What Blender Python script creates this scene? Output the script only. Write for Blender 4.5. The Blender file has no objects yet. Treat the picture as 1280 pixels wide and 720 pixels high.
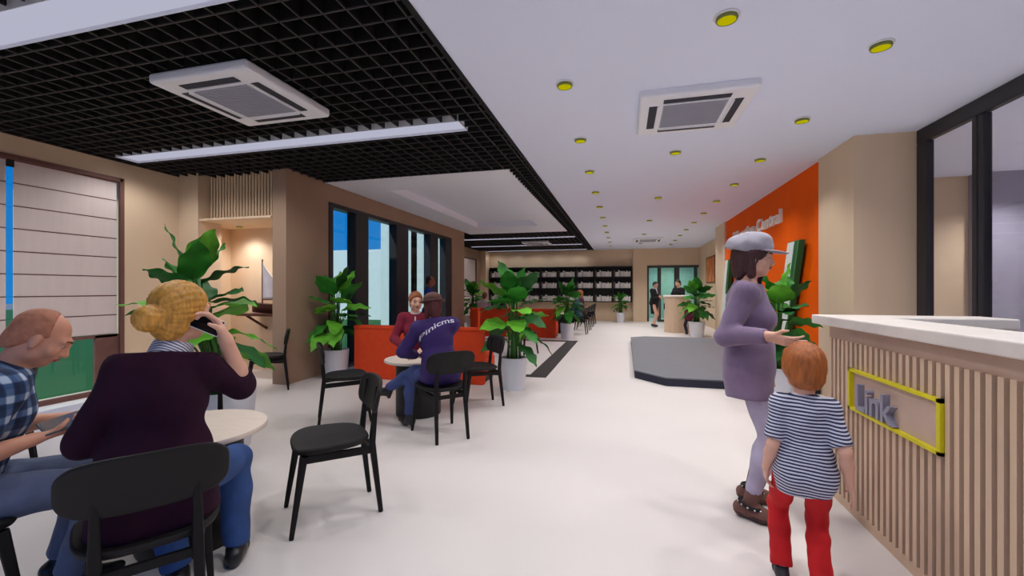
import bpy, math, random
import numpy as np
from mathutils import Vector, Matrix
from mathutils.bvhtree import BVHTree

SC = bpy.context.scene
COL = SC.collection
PI = math.pi
random.seed(7)
H = 3.04          # ceiling height
EYE = 1.35

# ------------------------------------------------------------------ materials
def srgb(c):
    def f(v):
        v /= 255.0
        return v / 12.92 if v <= 0.04045 else ((v + 0.055) / 1.055) ** 2.4
    return (f(c[0]), f(c[1]), f(c[2]), 1.0)

MATS = {}
def mat(name, col, rough=0.6, var=0.06, scale=6.0, metal=0.0, bump=0.0, bscale=60.0, stretch=None, spec=0.5, sheen=0.0):
    if name in MATS:
        return MATS[name]
    m = bpy.data.materials.new(name)
    m.use_nodes = True
    nt = m.node_tree
    b = nt.nodes['Principled BSDF']
    c = srgb(col)
    b.inputs['Roughness'].default_value = rough
    b.inputs['Metallic'].default_value = metal
    b.inputs['Specular IOR Level'].default_value = spec
    if sheen:
        b.inputs['Sheen Weight'].default_value = sheen
    tc = nt.nodes.new('ShaderNodeTexCoord')
    mp = nt.nodes.new('ShaderNodeMapping')
    nt.links.new(tc.outputs['Object'], mp.inputs['Vector'])
    if stretch:
        mp.inputs['Scale'].default_value = stretch
    nz = nt.nodes.new('ShaderNodeTexNoise')
    nz.inputs['Scale'].default_value = scale
    nz.inputs['Detail'].default_value = 4.0
    nt.links.new(mp.outputs['Vector'], nz.inputs['Vector'])
    rp = nt.nodes.new('ShaderNodeValToRGB')
    lo = tuple(max(0.0, v * (1 - var)) for v in c[:3]) + (1,)
    hi = tuple(min(1.0, v * (1 + var)) for v in c[:3]) + (1,)
    rp.color_ramp.elements[0].position = 0.3
    rp.color_ramp.elements[1].position = 0.7
    rp.color_ramp.elements[0].color = lo
    rp.color_ramp.elements[1].color = hi
    nt.links.new(nz.outputs['Fac'], rp.inputs['Fac'])
    nt.links.new(rp.outputs['Color'], b.inputs['Base Color'])
    if bump:
        n2 = nt.nodes.new('ShaderNodeTexNoise')
        n2.inputs['Scale'].default_value = bscale
        nt.links.new(mp.outputs['Vector'], n2.inputs['Vector'])
        bp = nt.nodes.new('ShaderNodeBump')
        bp.inputs['Strength'].default_value = bump
        bp.inputs['Distance'].default_value = 0.01
        nt.links.new(n2.outputs['Fac'], bp.inputs['Height'])
        nt.links.new(bp.outputs['Normal'], b.inputs['Normal'])
    MATS[name] = m
    return m

def stripe_mat(name, cols, axis=(0, 0, 1), period=0.02, duty=0.5, rough=0.8, wobble=0.0):
    """Hard stripes of two colours along an axis of object space."""
    m = bpy.data.materials.new(name); m.use_nodes = True
    nt = m.node_tree; b = nt.nodes['Principled BSDF']; b.inputs['Roughness'].default_value = rough
    tc = nt.nodes.new('ShaderNodeTexCoord')
    dp = nt.nodes.new('ShaderNodeVectorMath'); dp.operation = 'DOT_PRODUCT'
    dp.inputs[1].default_value = axis
    nt.links.new(tc.outputs['Object'], dp.inputs[0])
    src = dp.outputs['Value']
    if wobble:
        nz = nt.nodes.new('ShaderNodeTexNoise'); nz.inputs['Scale'].default_value = 5.0
        nt.links.new(tc.outputs['Object'], nz.inputs['Vector'])
        ma = nt.nodes.new('ShaderNodeMath'); ma.operation = 'MULTIPLY_ADD'
        ma.inputs[1].default_value = wobble
        nt.links.new(nz.outputs['Fac'], ma.inputs[0]); nt.links.new(src, ma.inputs[2]); src = ma.outputs[0]
    dv = nt.nodes.new('ShaderNodeMath'); dv.operation = 'DIVIDE'; dv.inputs[1].default_value = period
    nt.links.new(src, dv.inputs[0])
    fr = nt.nodes.new('ShaderNodeMath'); fr.operation = 'FRACT'
    nt.links.new(dv.outputs[0], fr.inputs[0])
    rp = nt.nodes.new('ShaderNodeValToRGB'); rp.color_ramp.interpolation = 'CONSTANT'
    rp.color_ramp.elements[0].color = srgb(cols[0])
    rp.color_ramp.elements[1].position = duty; rp.color_ramp.elements[1].color = srgb(cols[1])
    nt.links.new(fr.outputs[0], rp.inputs['Fac']); nt.links.new(rp.outputs['Color'], b.inputs['Base Color'])
    return m

def plaid_mat(name):
    m = bpy.data.materials.new(name); m.use_nodes = True
    nt = m.node_tree; b = nt.nodes['Principled BSDF']; b.inputs['Roughness'].default_value = 0.85
    tc = nt.nodes.new('ShaderNodeTexCoord'); sp = nt.nodes.new('ShaderNodeSeparateXYZ')
    nt.links.new(tc.outputs['Object'], sp.inputs[0])
    def band(sock, per):
        d = nt.nodes.new('ShaderNodeMath'); d.operation = 'DIVIDE'; d.inputs[1].default_value = per
        nt.links.new(sock, d.inputs[0])
        f = nt.nodes.new('ShaderNodeMath'); f.operation = 'FRACT'; nt.links.new(d.outputs[0], f.inputs[0])
        r = nt.nodes.new('ShaderNodeValToRGB'); r.color_ramp.interpolation = 'LINEAR'
        e = r.color_ramp.elements
        e[0].position = 0.25; e[0].color = (0, 0, 0, 1)
        e[1].position = 0.33; e[1].color = (1, 1, 1, 1)
        k = e.new(0.62); k.color = (1, 1, 1, 1)
        k = e.new(0.70); k.color = (0.1, 0.1, 0.1, 1)
        nt.links.new(f.outputs[0], r.inputs['Fac'])
        return r.outputs['Color']
    ad = nt.nodes.new('ShaderNodeMath'); ad.operation = 'ADD'
    ad.operation = 'SUBTRACT'; nt.links.new(sp.outputs['X'], ad.inputs[0]); nt.links.new(sp.outputs['Y'], ad.inputs[1])
    a = band(ad.outputs[0], 0.085); c = band(sp.outputs['Z'], 0.075)
    mx = nt.nodes.new('ShaderNodeMath'); mx.operation = 'ADD'
    nt.links.new(a, mx.inputs[0]); nt.links.new(c, mx.inputs[1])
    hf = nt.nodes.new('ShaderNodeMath'); hf.operation = 'MULTIPLY'; hf.inputs[1].default_value = 0.5
    nt.links.new(mx.outputs[0], hf.inputs[0])
    r = nt.nodes.new('ShaderNodeValToRGB'); e = r.color_ramp.elements
    e[0].color = srgb((22, 36, 66)); e[1].color = srgb((190, 205, 222))
    k = e.new(0.5); k.color = srgb((62, 92, 135))
    nt.links.new(hf.outputs[0], r.inputs['Fac']); nt.links.new(r.outputs['Color'], b.inputs['Base Color'])
    return m

def emit_mat(name, col, strength=1.0):
    m = bpy.data.materials.new(name); m.use_nodes = True
    nt = m.node_tree
    for n in list(nt.nodes):
        nt.nodes.remove(n)
    o = nt.nodes.new('ShaderNodeOutputMaterial'); e = nt.nodes.new('ShaderNodeEmission')
    e.inputs['Color'].default_value = srgb(col); e.inputs['Strength'].default_value = strength
    nt.links.new(e.outputs[0], o.inputs[0])
    return m

def glass_mat(name, tint, refl=0.06):
    m = bpy.data.materials.new(name); m.use_nodes = True
    nt = m.node_tree
    for n in list(nt.nodes):
        nt.nodes.remove(n)
    o = nt.nodes.new('ShaderNodeOutputMaterial')
    t = nt.nodes.new('ShaderNodeBsdfTransparent'); t.inputs['Color'].default_value = tint + (1,)
    g = nt.nodes.new('ShaderNodeBsdfGlossy'); g.inputs['Roughness'].default_value = 0.02
    lf = nt.nodes.new('ShaderNodeLayerWeight'); lf.inputs['Blend'].default_value = 0.5
    pw = nt.nodes.new('ShaderNodeMath'); pw.operation = 'POWER'; pw.inputs[1].default_value = 4.0
    nt.links.new(lf.outputs['Facing'], pw.inputs[0])
    lw = nt.nodes.new('ShaderNodeMath'); lw.operation = 'MULTIPLY_ADD'; lw.inputs[1].default_value = 0.35; lw.inputs[2].default_value = refl * 0.5
    nt.links.new(pw.outputs[0], lw.inputs[0])
    mx = nt.nodes.new('ShaderNodeMixShader')
    nt.links.new(lw.outputs[0], mx.inputs['Fac'])
    nt.links.new(t.outputs[0], mx.inputs[1]); nt.links.new(g.outputs[0], mx.inputs[2])
    nt.links.new(mx.outputs[0], o.inputs[0])
    return m

# ------------------------------------------------------------------ mesh builder
class MB:
    def __init__(self):
        self.v = []; self.f = []; self.mi = []; self.cur = 0
    def m(self, i):
        self.cur = i; return self
    def add(self, vs, fs):
        o = len(self.v)
        self.v += [tuple(p) for p in vs]
        for f in fs:
            self.f.append([o + i for i in f]); self.mi.append(self.cur)
        return self
    def box(self, x0, x1, y0, y1, z0, z1, M=None):
        vs = [Vector(p) for p in ((x0, y0, z0), (x1, y0, z0), (x1, y1, z0), (x0, y1, z0), (x0, y0, z1), (x1, y0, z1), (x1, y1, z1), (x0, y1, z1))]
        if M is not None:
            vs = [M @ p for p in vs]
        return self.add(vs, [(0, 3, 2, 1), (4, 5, 6, 7), (0, 1, 5, 4), (1, 2, 6, 5), (2, 3, 7, 6), (3, 0, 4, 7)])
    def prism(self, poly, z0, z1, M=None):
        n = len(poly)
        vs = [Vector((p[0], p[1], z0)) for p in poly] + [Vector((p[0], p[1], z1)) for p in poly]
        if M is not None:
            vs = [M @ p for p in vs]
        fs = [tuple(reversed(range(n))), tuple(range(n, 2 * n))] + [(i, (i + 1) % n, n + (i + 1) % n, n + i) for i in range(n)]
        return self.add(vs, fs)
    def lathe(self, prof, n=32, c=(0, 0), M=None, closed=True):
        vs = []; fs = []
        k = len(prof)
        for i in range(n):
            a = 2 * PI * i / n
            for r, z in prof:
                p = Vector((c[0] + r * math.cos(a), c[1] + r * math.sin(a), z))
                vs.append(M @ p if M is not None else p)
        for i in range(n):
            j = (i + 1) % n
            for q in range(k - 1):
                fs.append((i * k + q, j * k + q, j * k + q + 1, i * k + q + 1))
        if closed:
            fs.append(tuple(i * k for i in reversed(range(n))))
            fs.append(tuple(i * k + k - 1 for i in range(n)))
        return self.add(vs, fs)
    def tube(self, pts, rad, n=8, flat=None):
        """tapered tube along points; rad list or float"""
        pts = [Vector(p) for p in pts]
        if not hasattr(rad, '__len__'):
            rad = [rad] * len(pts)
        vs = []; fs = []
        up = Vector((0, 0, 1))
        for i, p in enumerate(pts):
            t = (pts[min(i + 1, len(pts) - 1)] - pts[max(i - 1, 0)]).normalized()
            a = t.cross(up)
            if a.length < 0.05:
                a = t.cross(Vector((1, 0, 0)))
            a.normalize(); b = a.cross(t)
            for q in range(n):
                an = 2 * PI * q / n
                vs.append(p + (a * math.cos(an) + b * math.sin(an) * (flat or 1)) * rad[i])
        for i in range(len(pts) - 1):
            for q in range(n):
                fs.append((i * n + q, i * n + (q + 1) % n, (i + 1) * n + (q + 1) % n, (i + 1) * n + q))
        fs.append(tuple(reversed(range(n)))); fs.append(tuple((len(pts) - 1) * n + q for q in range(n)))
        return self.add(vs, fs)
    def beam(self, a, b, wa, wb=None, d=None, db=None, side=None):
        """tapered rectangular bar from a to b; w across side axis, d across the other."""
        a = Vector(a); b = Vector(b); wb = wb or wa; d = d or wa; db = db or wb if d == wa else (db or d)
        t = (b - a).normalized()
        s = Vector(side) if side is not None else t.cross(Vector((0, 1, 0)))
        s = (s - t * s.dot(t)).normalized(); u = t.cross(s)
        vs = []
        for p, w, e in ((a, wa, d), (b, wb, db)):
            for sx, sy in ((-1, -1), (1, -1), (1, 1), (-1, 1)):
                vs.append(p + s * (sx * w / 2) + u * (sy * e / 2))
        return self.add(vs, [(0, 3, 2, 1), (4, 5, 6, 7), (0, 1, 5, 4), (1, 2, 6, 5), (2, 3, 7, 6), (3, 0, 4, 7)])
    def build(self, name, mats, parent=None, smooth=False, bevel=0.0, seg=2, subsurf=0):
        me = bpy.data.meshes.new(name)
        me.from_pydata(self.v, [], self.f)
        if not isinstance(mats, (list, tuple)):
            mats = [mats]
        for m in mats:
            me.materials.append(m)
        if len(mats) > 1:
            me.polygons.foreach_set('material_index', self.mi)
        me.update()
        import bmesh
        bm = bmesh.new(); bm.from_mesh(me)
        bmesh.ops.recalc_face_normals(bm, faces=bm.faces)
        bm.to_mesh(me); bm.free()
        o = bpy.data.objects.new(name, me); COL.objects.link(o)
        if parent is not None:
            o.parent = parent
        if bevel:
            md = o.modifiers.new('bevel', 'BEVEL'); md.width = bevel; md.segments = seg; md.limit_method = 'ANGLE'; md.angle_limit = 0.6
            md.harden_normals = False
        if subsurf:
            md = o.modifiers.new('sub', 'SUBSURF'); md.levels = subsurf; md.render_levels = subsurf
        if smooth:
            me.polygons.foreach_set('use_smooth', [True] * len(me.polygons))
            if smooth == 'auto':
                try:
                    me.set_sharp_from_angle(angle=0.7)
                except Exception:
                    pass
        return o

def tag(o, label=None, cat=None, group=None, kind=None):
    if label: o['label'] = label
    if cat: o['category'] = cat
    if group: o['group'] = group
    if kind: o['kind'] = kind
    return o

def thing(name, label, cat, loc=(0, 0, 0), rz=0.0, group=None):
    o = bpy.data.objects.new(name, None); COL.objects.link(o)
    o.location = loc; o.rotation_euler = (0, 0, rz); o.empty_display_size = 0.1
    return tag(o, label, cat, group)

def struct(name, mb, m, label=None, **k):
    o = mb.build(name, m, **k); o['kind'] = 'structure'
    if label:
        o['label'] = label
    return o

def kids(o):
    return [c for c in list(COL.objects) if c.parent == o]

def copy_tree(o, parent=None, table=None):
    if table is None:
        table = {}
        for c in COL.objects:
            if c.parent is not None:
                table.setdefault(c.parent, []).append(c)
    c = o.copy(); COL.objects.link(c)
    if parent is not None:
        c.parent = parent
    for ch in table.get(o, []):
        copy_tree(ch, c, table)
    return c

def face_rot(fx, fy):
    """rotation about z that turns local +Y to (fx, fy)"""
    return math.atan2(-fx, fy)
# ------------------------------------------------------------------ palette
TAN = mat('tan_wall', (224, 197, 165), 0.75, 0.04, 2.0, bump=0.05, stretch=(1, 1, 0.2))
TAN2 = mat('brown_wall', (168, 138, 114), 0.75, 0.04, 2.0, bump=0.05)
WHITE_C = mat('white_ceiling', (230, 235, 255), 0.85, 0.005, 1.0)
FLOORM = mat('pale_floor', (224, 215, 209), 0.42, 0.02, 0.9, spec=0.3)
BLACK = mat('black_metal', (16, 14, 16), 0.5, 0.1)
LATT = mat('lattice_black', (15, 12, 13), 0.6, 0.1)
LATE = mat('lattice_edge_highlight', (60, 56, 57), 0.6, 0.05)  # paler grey paints the bounce-lit highlight along the beam bottoms
PLEN = mat('plenum_black', (12, 10, 12), 0.9, 0.1)
FRAME = mat('dark_frame', (40, 37, 42), 0.45, 0.1)
BLIND = mat('blind_fabric', (222, 206, 200), 0.9, 0.03, 20, stretch=(1, 1, 0.1))
BROWN = mat('brown_trim', (112, 74, 66), 0.6, 0.1)
ORANGE = mat('orange_paint', (246, 97, 0), 0.7, 0.04, 1.5, spec=0.1)
LAV = mat('lavender_wall', (160, 155, 170), 0.8, 0.03)
GLASS = glass_mat('green_glass', (0.86, 0.955, 0.94))
GLASSC = glass_mat('clear_glass', (0.95, 0.95, 0.965))
LEMIT = emit_mat('strip_glow', (178, 179, 198), 1.0)
YB = 18.8

# ------------------------------------------------------------------ shell
struct('floor', MB().box(-6.7, 8.6, -3.2, 6.05, -0.1, 0.0).box(-4.83, 8.6, 6.05, 12.05, -0.1, 0.0).box(-6.4, 8.6, 12.05, 19.2, -0.1, 0.0), FLOORM)
struct('ceiling', MB().box(-1.22, 8.6, -3.2, 19.2, H, H + 0.12), WHITE_C)
struct('ceiling_plenum', MB().box(-6.7, -1.22, -3.2, 6.05, H + 0.55, H + 0.65).box(-4.83, -1.22, 6.05, 12.05, H + 0.55, H + 0.65).box(-6.4, -1.22, 12.05, 19.0, H + 0.55, H + 0.65).box(-1.25, -1.215, -3.2, 19.2, H - 0.012, H + 0.6), PLEN)
struct('roof', MB().box(-6.75, 9.0, -3.2, 6.05, H + 0.75, H + 0.95).box(-4.83, 9.0, 6.05, 12.05, H + 0.75, H + 0.95).box(-6.4, 9.0, 12.05, 19.4, H + 0.75, H + 0.95), WHITE_C)

# left wall with the floor-level window
XL = -6.5
wl = MB()
wl.box(XL - 0.2, XL, -3.2, 0.6, 0, H + 0.6).box(XL - 0.2, XL, 4.25, 6.05, 0, H + 0.6)
wl.box(XL - 0.2, XL, 0.6, 4.25, 2.80, H + 0.6).box(XL - 0.2, XL, 0.6, 4.25, 0, 0.04)
struct('wall_left', wl, TAN)
# pillar at the alcove
struct('pillar_left', MB().box(XL, XL + 0.38, 5.0, 5.38, 0, H + 0.5), TAN)
# alcove: lintel, back wall, ceiling
struct('lintel_left', MB().box(XL + 0.38, -4.83, 5.22, 5.34, 2.40, H + 0.5).box(XL + 0.38, -4.83, 5.02, 5.34, 2.37, 2.40), TAN)
sl = MB()
n = 24
for i in range(n):
    x = XL + 0.42 + i * (1.32 / n)
    sl.box(x, x + 0.026, 5.17, 5.22, 2.40, H + 0.3)
struct('trim_1', sl, TAN)
struct('wall_alcove', MB().box(XL - 0.2, -4.83, 5.9, 6.05, 0, H + 0.5).box(XL, -4.83, 5.34, 5.9, 2.37, 2.47), TAN)

# wing wall with the tall windows
XW = -4.6
ww = MB()
Y0, Y1, ZT = 5.95, 11.05, 2.76
ww.box(XW - 0.23, XW, 5.05, Y0, 0, H + 0.5).box(XW - 0.23, XW, Y1, 12.05, 0, H + 0.5).box(XW - 0.23, XW, Y0, Y1, ZT, H + 0.5)
struct('wall_windows', ww, TAN2)
fr = MB()
fx0, fx1 = XW - 0.16, XW + 0.02
fr.box(fx0, fx1, Y0, Y1, ZT - 0.07, ZT).box(fx0, fx1, Y0, Y1, 0, 0.06)
for a, b in ((Y0, Y0 + 0.10), (6.65, 7.05), (8.06, 8.58), (9.68, 10.15), (10.62, Y1)):
    fr.box(fx0, fx1, a, b, 0.06, ZT - 0.07)
win2 = struct('window_2', fr, FRAME, bevel=0.008)
gl = MB()
for a, b in ((Y0 + 0.10, 6.65), (7.05, 8.06), (8.58, 9.68), (10.15, 10.62)):
    gl.box(XW - 0.10, XW - 0.09, a, b, 0.06, ZT - 0.07)
gl.build('glass_pane', GLASS, win2)

# far zone: left wall with a blind, corner pillar, back wall
XF = -6.15
struct('wall_left_far', MB().box(XF - 0.2, XF, 12.05, 13.4, 0, H + 0.5).box(XF - 0.2, XF, 17.6, YB, 0, H + 0.5)
       .box(XF - 0.2, XF, 13.4, 17.6, 2.66, H + 0.5).box(XF - 0.2, XF, 13.4, 17.6, 0, 0.3), TAN2)
struct('wall_wing', MB().box(-7.4, XW - 0.23, 12.05, 12.25, 0, H + 0.9), mat('pale_render', (236, 240, 236), 0.9, 0.02))
struct('pillar_back_left', MB().box(XF, -5.9, 18.1, YB, 0, H + 0.5), TAN)
wb = MB()
wb.box(XF - 0.2, 1.0, YB, YB + 0.2, 0, H + 0.6).box(3.0, 3.3, YB, YB + 0.2, 0, H + 0.6).box(1.0, 3.0, YB, YB + 0.2, 2.32, H + 0.6)
struct('wall_back', wb, TAN)
struct('pillar_back', MB().box(0.40, 0.96, YB - 0.18, YB, 0, H), TAN)
# back glass doors
d = MB(); yb0, yb1 = YB - 0.02, YB + 0.1
d.box(0.96, 3.0, yb0, yb1, 2.24, 2.34)
for a, b in ((0.96, 1.04), (1.38, 1.52), (2.04, 2.24), (2.80, 2.92)):
    d.box(a, b, yb0, yb1, 0, 2.24)
d.box(1.52, 2.04, yb0, yb1, 0, 0.09).box(2.24, 2.80, yb0, yb1, 0, 0.09)
dr = struct('door_1', d, mat('grey_door_frame', (70, 74, 72), 0.5))
MB().box(1.04, 3.0, YB + 0.03, YB + 0.04, 0, 2.3).build('glass_pane', GLASS, dr)
hd = MB()
for x in (2.10, 2.18):
    hd.tube([(x, yb0 - 0.04, 0.85), (x, yb0 - 0.04, 1.35)], 0.012)
hd.build('door_handle', mat('steel', (170, 170, 175), 0.3, metal=0.9), dr)
struct('wall_lobby', MB().box(-1, 6, YB + 2.2, YB + 2.3, 0, 3.6), mat('green_lobby', (176, 222, 198), 0.8))

# right side: picture wall, far pillar, orange feature wall, near pillar
struct('wall_right_far', MB().box(2.98, 3.3, 11.9, YB, 0, H), TAN)
struct('pillar_right_far', MB().box(2.46, 3.3, 11.75, 12.85, 0, H), TAN)
struct('wall_right', MB().box(2.55, 3.3, 6.4, 11.75, 0, H), TAN)
op = MB()
ys = [6.4 + i * (11.75 - 6.4) / 5 for i in range(6)]
for a, b in zip(ys[:-1], ys[1:]):
    op.box(2.50, 2.55, a + 0.002, b - 0.002, 0, H)
struct('trim_2', op, ORANGE)
struct('pillar_right', MB().box(2.46, 3.06, 5.52, 6.4, 0, H), TAN)
# glazed partition on the right
g = MB(); gx0, gx1 = 3.03, 3.10
g.box(gx0, gx1, -1.2, 5.52, 2.89, H).box(gx0, gx1, -1.2, 5.52, 0, 0.08)
for a, b in ((5.36, 5.52), (4.64, 4.70), (4.71, 4.77), (2.2, 2.4), (-0.2, 0.0)):
    g.box(gx0, gx1, a, b, 0.08, 2.89)
win3 = struct('window_3', g, FRAME, bevel=0.01)
gp = MB()
for a, b in ((4.77, 5.36), (2.4, 4.64), (0.0, 2.2)):
    gp.box(3.06, 3.067, a, b, 0.08, 2.89)
gp.build('glass_pane', GLASSC, win3)
# room behind the partition
struct('wall_office', MB().box(3.3, 4.98, 7.9, 8.1, 0, H).box(3.06, 3.3, 6.4, 7.9, 0, H), TAN)
struct('wall_office_grey', MB().box(4.98, 8.6, 7.7, 8.1, 0, H), LAV)
struct('wall_office_right', MB().box(8.4, 8.6, -3.2, 7.7, 0, H), LAV)
struct('wall_near', MB().box(2.98, 8.6, -3.4, -3.2, 0, H), LAV)
pn = thing('wall_panel', 'pale grey panel on the lavender wall of the glazed side room', 'wall panel', (0, 0, 0))
MB().box(5.55, 8.2, 7.64, 7.70, 0.1, 2.35).build('panel_board', mat('panel_pale', (184, 177, 181), 0.7), pn, bevel=0.01)

# baseboards / floor inlay
inl = MB()
inl.box(-1.42, -1.14, 6.45, 11.25, 0.0, 0.004).box(-3.9, -1.42, 6.45, 6.62, 0.0, 0.004).box(-3.9, -1.42, 11.0, 11.25, 0.0, 0.004)
struct('trim_3', inl, mat('black_inlay', (46, 40, 40), 0.45))

# ------------------------------------------------------------------ window 1 with blinds
w1 = MB()
w1.box(XL - 0.02, XL + 0.015, 0.6, 4.25, 2.78, 2.83).box(XL - 0.02, XL + 0.015, 4.22, 4.27, 0.04, 2.83).box(XL - 0.02, XL + 0.02, 0.6, 4.25, 0.0, 0.06)
w1.box(XL - 0.06, XL - 0.02, 3.96, 4.22, 0.06, 0.76)
win1 = struct('window_1', w1, BROWN)
MB().box(XL - 0.11, XL - 0.10, 0.6, 4.22, 0.05, 2.78).build('glass_pane', GLASS, win1)

def blind(y0, y1, label):
    b = thing('roman_blind', label, 'window blind', (XL, (y0 + y1) / 2, 2.79))
    hw = (y1 - y0) / 2
    m = MB(); zt = -0.01; k = 8; ph = 2.02 / k
    for i in range(k):
        m.box(-0.045, -0.035, -hw, hw, zt - ph * (i + 1) + 0.006, zt - ph * i - 0.006)
    m.build('fabric', BLIND, b, bevel=0.003)
    s = MB()
    for i in range(1, k):
        s.box(-0.048, -0.034, -hw, hw, zt - ph * i - 0.006, zt - ph * i + 0.006)
    s.build('batten', BROWN, b)
    MB().box(-0.055, -0.02, -hw, hw, zt - 2.06, zt - 2.02).build('bottom_rail', BROWN, b, bevel=0.004)
    MB().box(-0.06, -0.02, -hw, hw, -0.02, 0.0).build('headrail', BROWN, b)
    return b
blind(3.21, 4.21, 'wide off-white roman blind right of the narrow blue gap')
blind(0.7, 3.15, 'off-white roman blind left of the narrow blue gap, cut by the frame')
struct('trim_4', MB().box(XL - 0.05, XL - 0.02, 3.15, 3.21, 2.70, 2.79), BLACK)

# far blind on the back left wall
fb = thing('roller_blind', 'pale blind in the far left window beside the corner pillar', 'window blind', (XF, 15.5, 2.66))
MB().box(-0.06, -0.04, -2.05, 2.05, -2.3, 0).build('fabric', BLIND, fb)
MB().box(-0.05, 0.01, -2.1, 2.1, -0.05, 0.0).box(-0.05, 0.01, -2.1, -2.05, -2.36, 0).box(-0.05, 0.01, 2.05, 2.1, -2.36, 0).build('surround', BROWN, fb)

# ------------------------------------------------------------------ lattice ceiling
rects = [(-6.3, -1.6, 1.72, 2.02), (-6.3, -1.6, 4.03, 4.30), (-3.60, -2.66, 2.53, 3.47),
         (-4.58, -1.58, 5.85, 12.5), (-5.9, -1.5, 13.75, 13.97), (-5.9, -1.5, 16.1, 16.32), (-5.9, -1.5, 18.25, 18.45), (-3.5, -2.5, 14.65, 15.65)]
def cut(a0, a1, fixed, axis):
    iv = [(a0, a1)]
    for r in rects:
        lo, hi, f0, f1 = (r[2], r[3], r[0], r[1]) if axis == 'y' else (r[0], r[1], r[2], r[3])
        if f0 < fixed < f1:
            nv = []
            for p, q in iv:
                if hi <= p or lo >= q:
                    nv.append((p, q)); continue
                if lo > p: nv.append((p, lo))
                if hi < q: nv.append((hi, q))
            iv = nv
    return iv
lt = MB(); PIT = 0.162; t = 0.008; zl, zh = H, H + 0.12
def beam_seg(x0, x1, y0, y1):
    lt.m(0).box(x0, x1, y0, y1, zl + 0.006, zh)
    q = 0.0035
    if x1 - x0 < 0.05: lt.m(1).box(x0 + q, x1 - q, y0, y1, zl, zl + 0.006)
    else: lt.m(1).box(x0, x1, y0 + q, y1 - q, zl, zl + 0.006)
x = -1.30
while x > XL:
    yend = 18.8
    for p, q in cut(-2.6, yend, x, 'y'):
        if x < XW - 0.1 and q > 12.1 and p < 5.3:
            beam_seg(x - t, x + t, p, 5.3 if x > XL else q); continue
        beam_seg(x - t, x + t, p, q)
    x -= PIT
y = -2.6
while y < 18.8:
    xl = XL if y < 5.1 else (XW if y < 12.05 else XF)
    for p, q in cut(xl, -1.25, y, 'x'):
        beam_seg(p, q, y - t, y + t)
    y += PIT
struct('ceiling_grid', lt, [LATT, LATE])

# strips, coffer
WHP = mat('lamp_white', (226, 226, 232), 0.6)
def strip(x0, x1, y0, y1, label, power, dz=0.022):
    s = thing('ceiling_strip_light', label, 'ceiling light', ((x0 + x1) / 2, (y0 + y1) / 2, H), 0, 'linear lights in the lattice')
    hx, hy = (x1 - x0) / 2, (y1 - y0) / 2
    MB().box(-hx, hx, -hy + 0.004, hy - 0.004, dz, dz + 0.008).build('diffuser', LEMIT, s)
    m = MB(); m.box(-hx, hx, -hy, -hy + 0.004, -0.004, 0.09).box(-hx, hx, hy - 0.004, hy, -0.004, 0.09).box(-hx, -hx + 0.004, -hy, hy, -0.004, 0.09).box(hx - 0.004, hx, -hy, hy, -0.004, 0.09)
    m.box(-hx, hx, -hy, hy, 0.085, 0.09)
    m.build('housing', WHP, s)
    l = bpy.data.lights.new('linear_lamp', 'SPOT'); l.spot_size = 2.75; l.spot_blend = 0.6; l.shadow_soft_size = 0.1
    l.energy = power / 5; l.color = (0.985, 0.985, 1.0)
    for i in range(5):
        lo = bpy.data.objects.new('linear_lamp', l); COL.objects.link(lo); lo.parent = s; lo.location = ((i - 2) * hx * 0.42, 0, -0.01)
    return s
PW = 1.05
strip(-6.28, -1.6, 1.74, 2.02, 'wide white linear light nearest the camera, cut by the top of the photo', 150 * PW)
strip(-6.28, -1.6, 4.03, 4.30, 'long white linear light behind the near ceiling air conditioner', 150 * PW)
strip(-5.88, -1.5, 13.75, 13.97, 'white linear light just beyond the white ceiling coffer', 80 * PW, 0.0)
strip(-5.88, -1.5, 16.1, 16.32, 'white linear light just behind the far lattice air conditioner', 60 * PW, 0.0)
strip(-5.88, -1.5, 18.25, 18.45, 'white linear light closest to the back wall', 48 * PW, 0.0)

# white coffer: rim at grid level, inner tray raised
cf = MB()
X0, X1, CY0, CY1 = -4.58, -1.58, 5.85, 12.5
IX0, IX1, IY0, IY1 = -3.88, -2.2, 6.6, 11.2
zc = H + 0.0
cf.box(X0, IX0, CY0, CY1, zc, zc + 0.05).box(IX1, X1, CY0, CY1, zc, zc + 0.05).box(IX0, IX1, CY0, IY0, zc, zc + 0.05).box(IX0, IX1, IY1, CY1, zc, zc + 0.05)
e_ = 0.001
cf.box(IX0 - 0.02, IX0 + e_, IY0 - e_, IY1 + e_, zc + 0.002, zc + 0.16).box(IX1 - e_, IX1 + 0.02, IY0 - e_, IY1 + e_, zc + 0.002, zc + 0.16).box(IX0, IX1, IY0 - 0.02, IY0 + e_, zc + 0.002, zc + 0.16).box(IX0, IX1, IY1 - e_, IY1 + 0.02, zc + 0.002, zc + 0.16)
cf.box(IX0, IX1, IY0, IY1, zc + 0.15, zc + 0.17)
struct('ceiling_coffer', cf, mat('coffer_white', (242, 245, 255), 0.85, 0.005))

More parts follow.
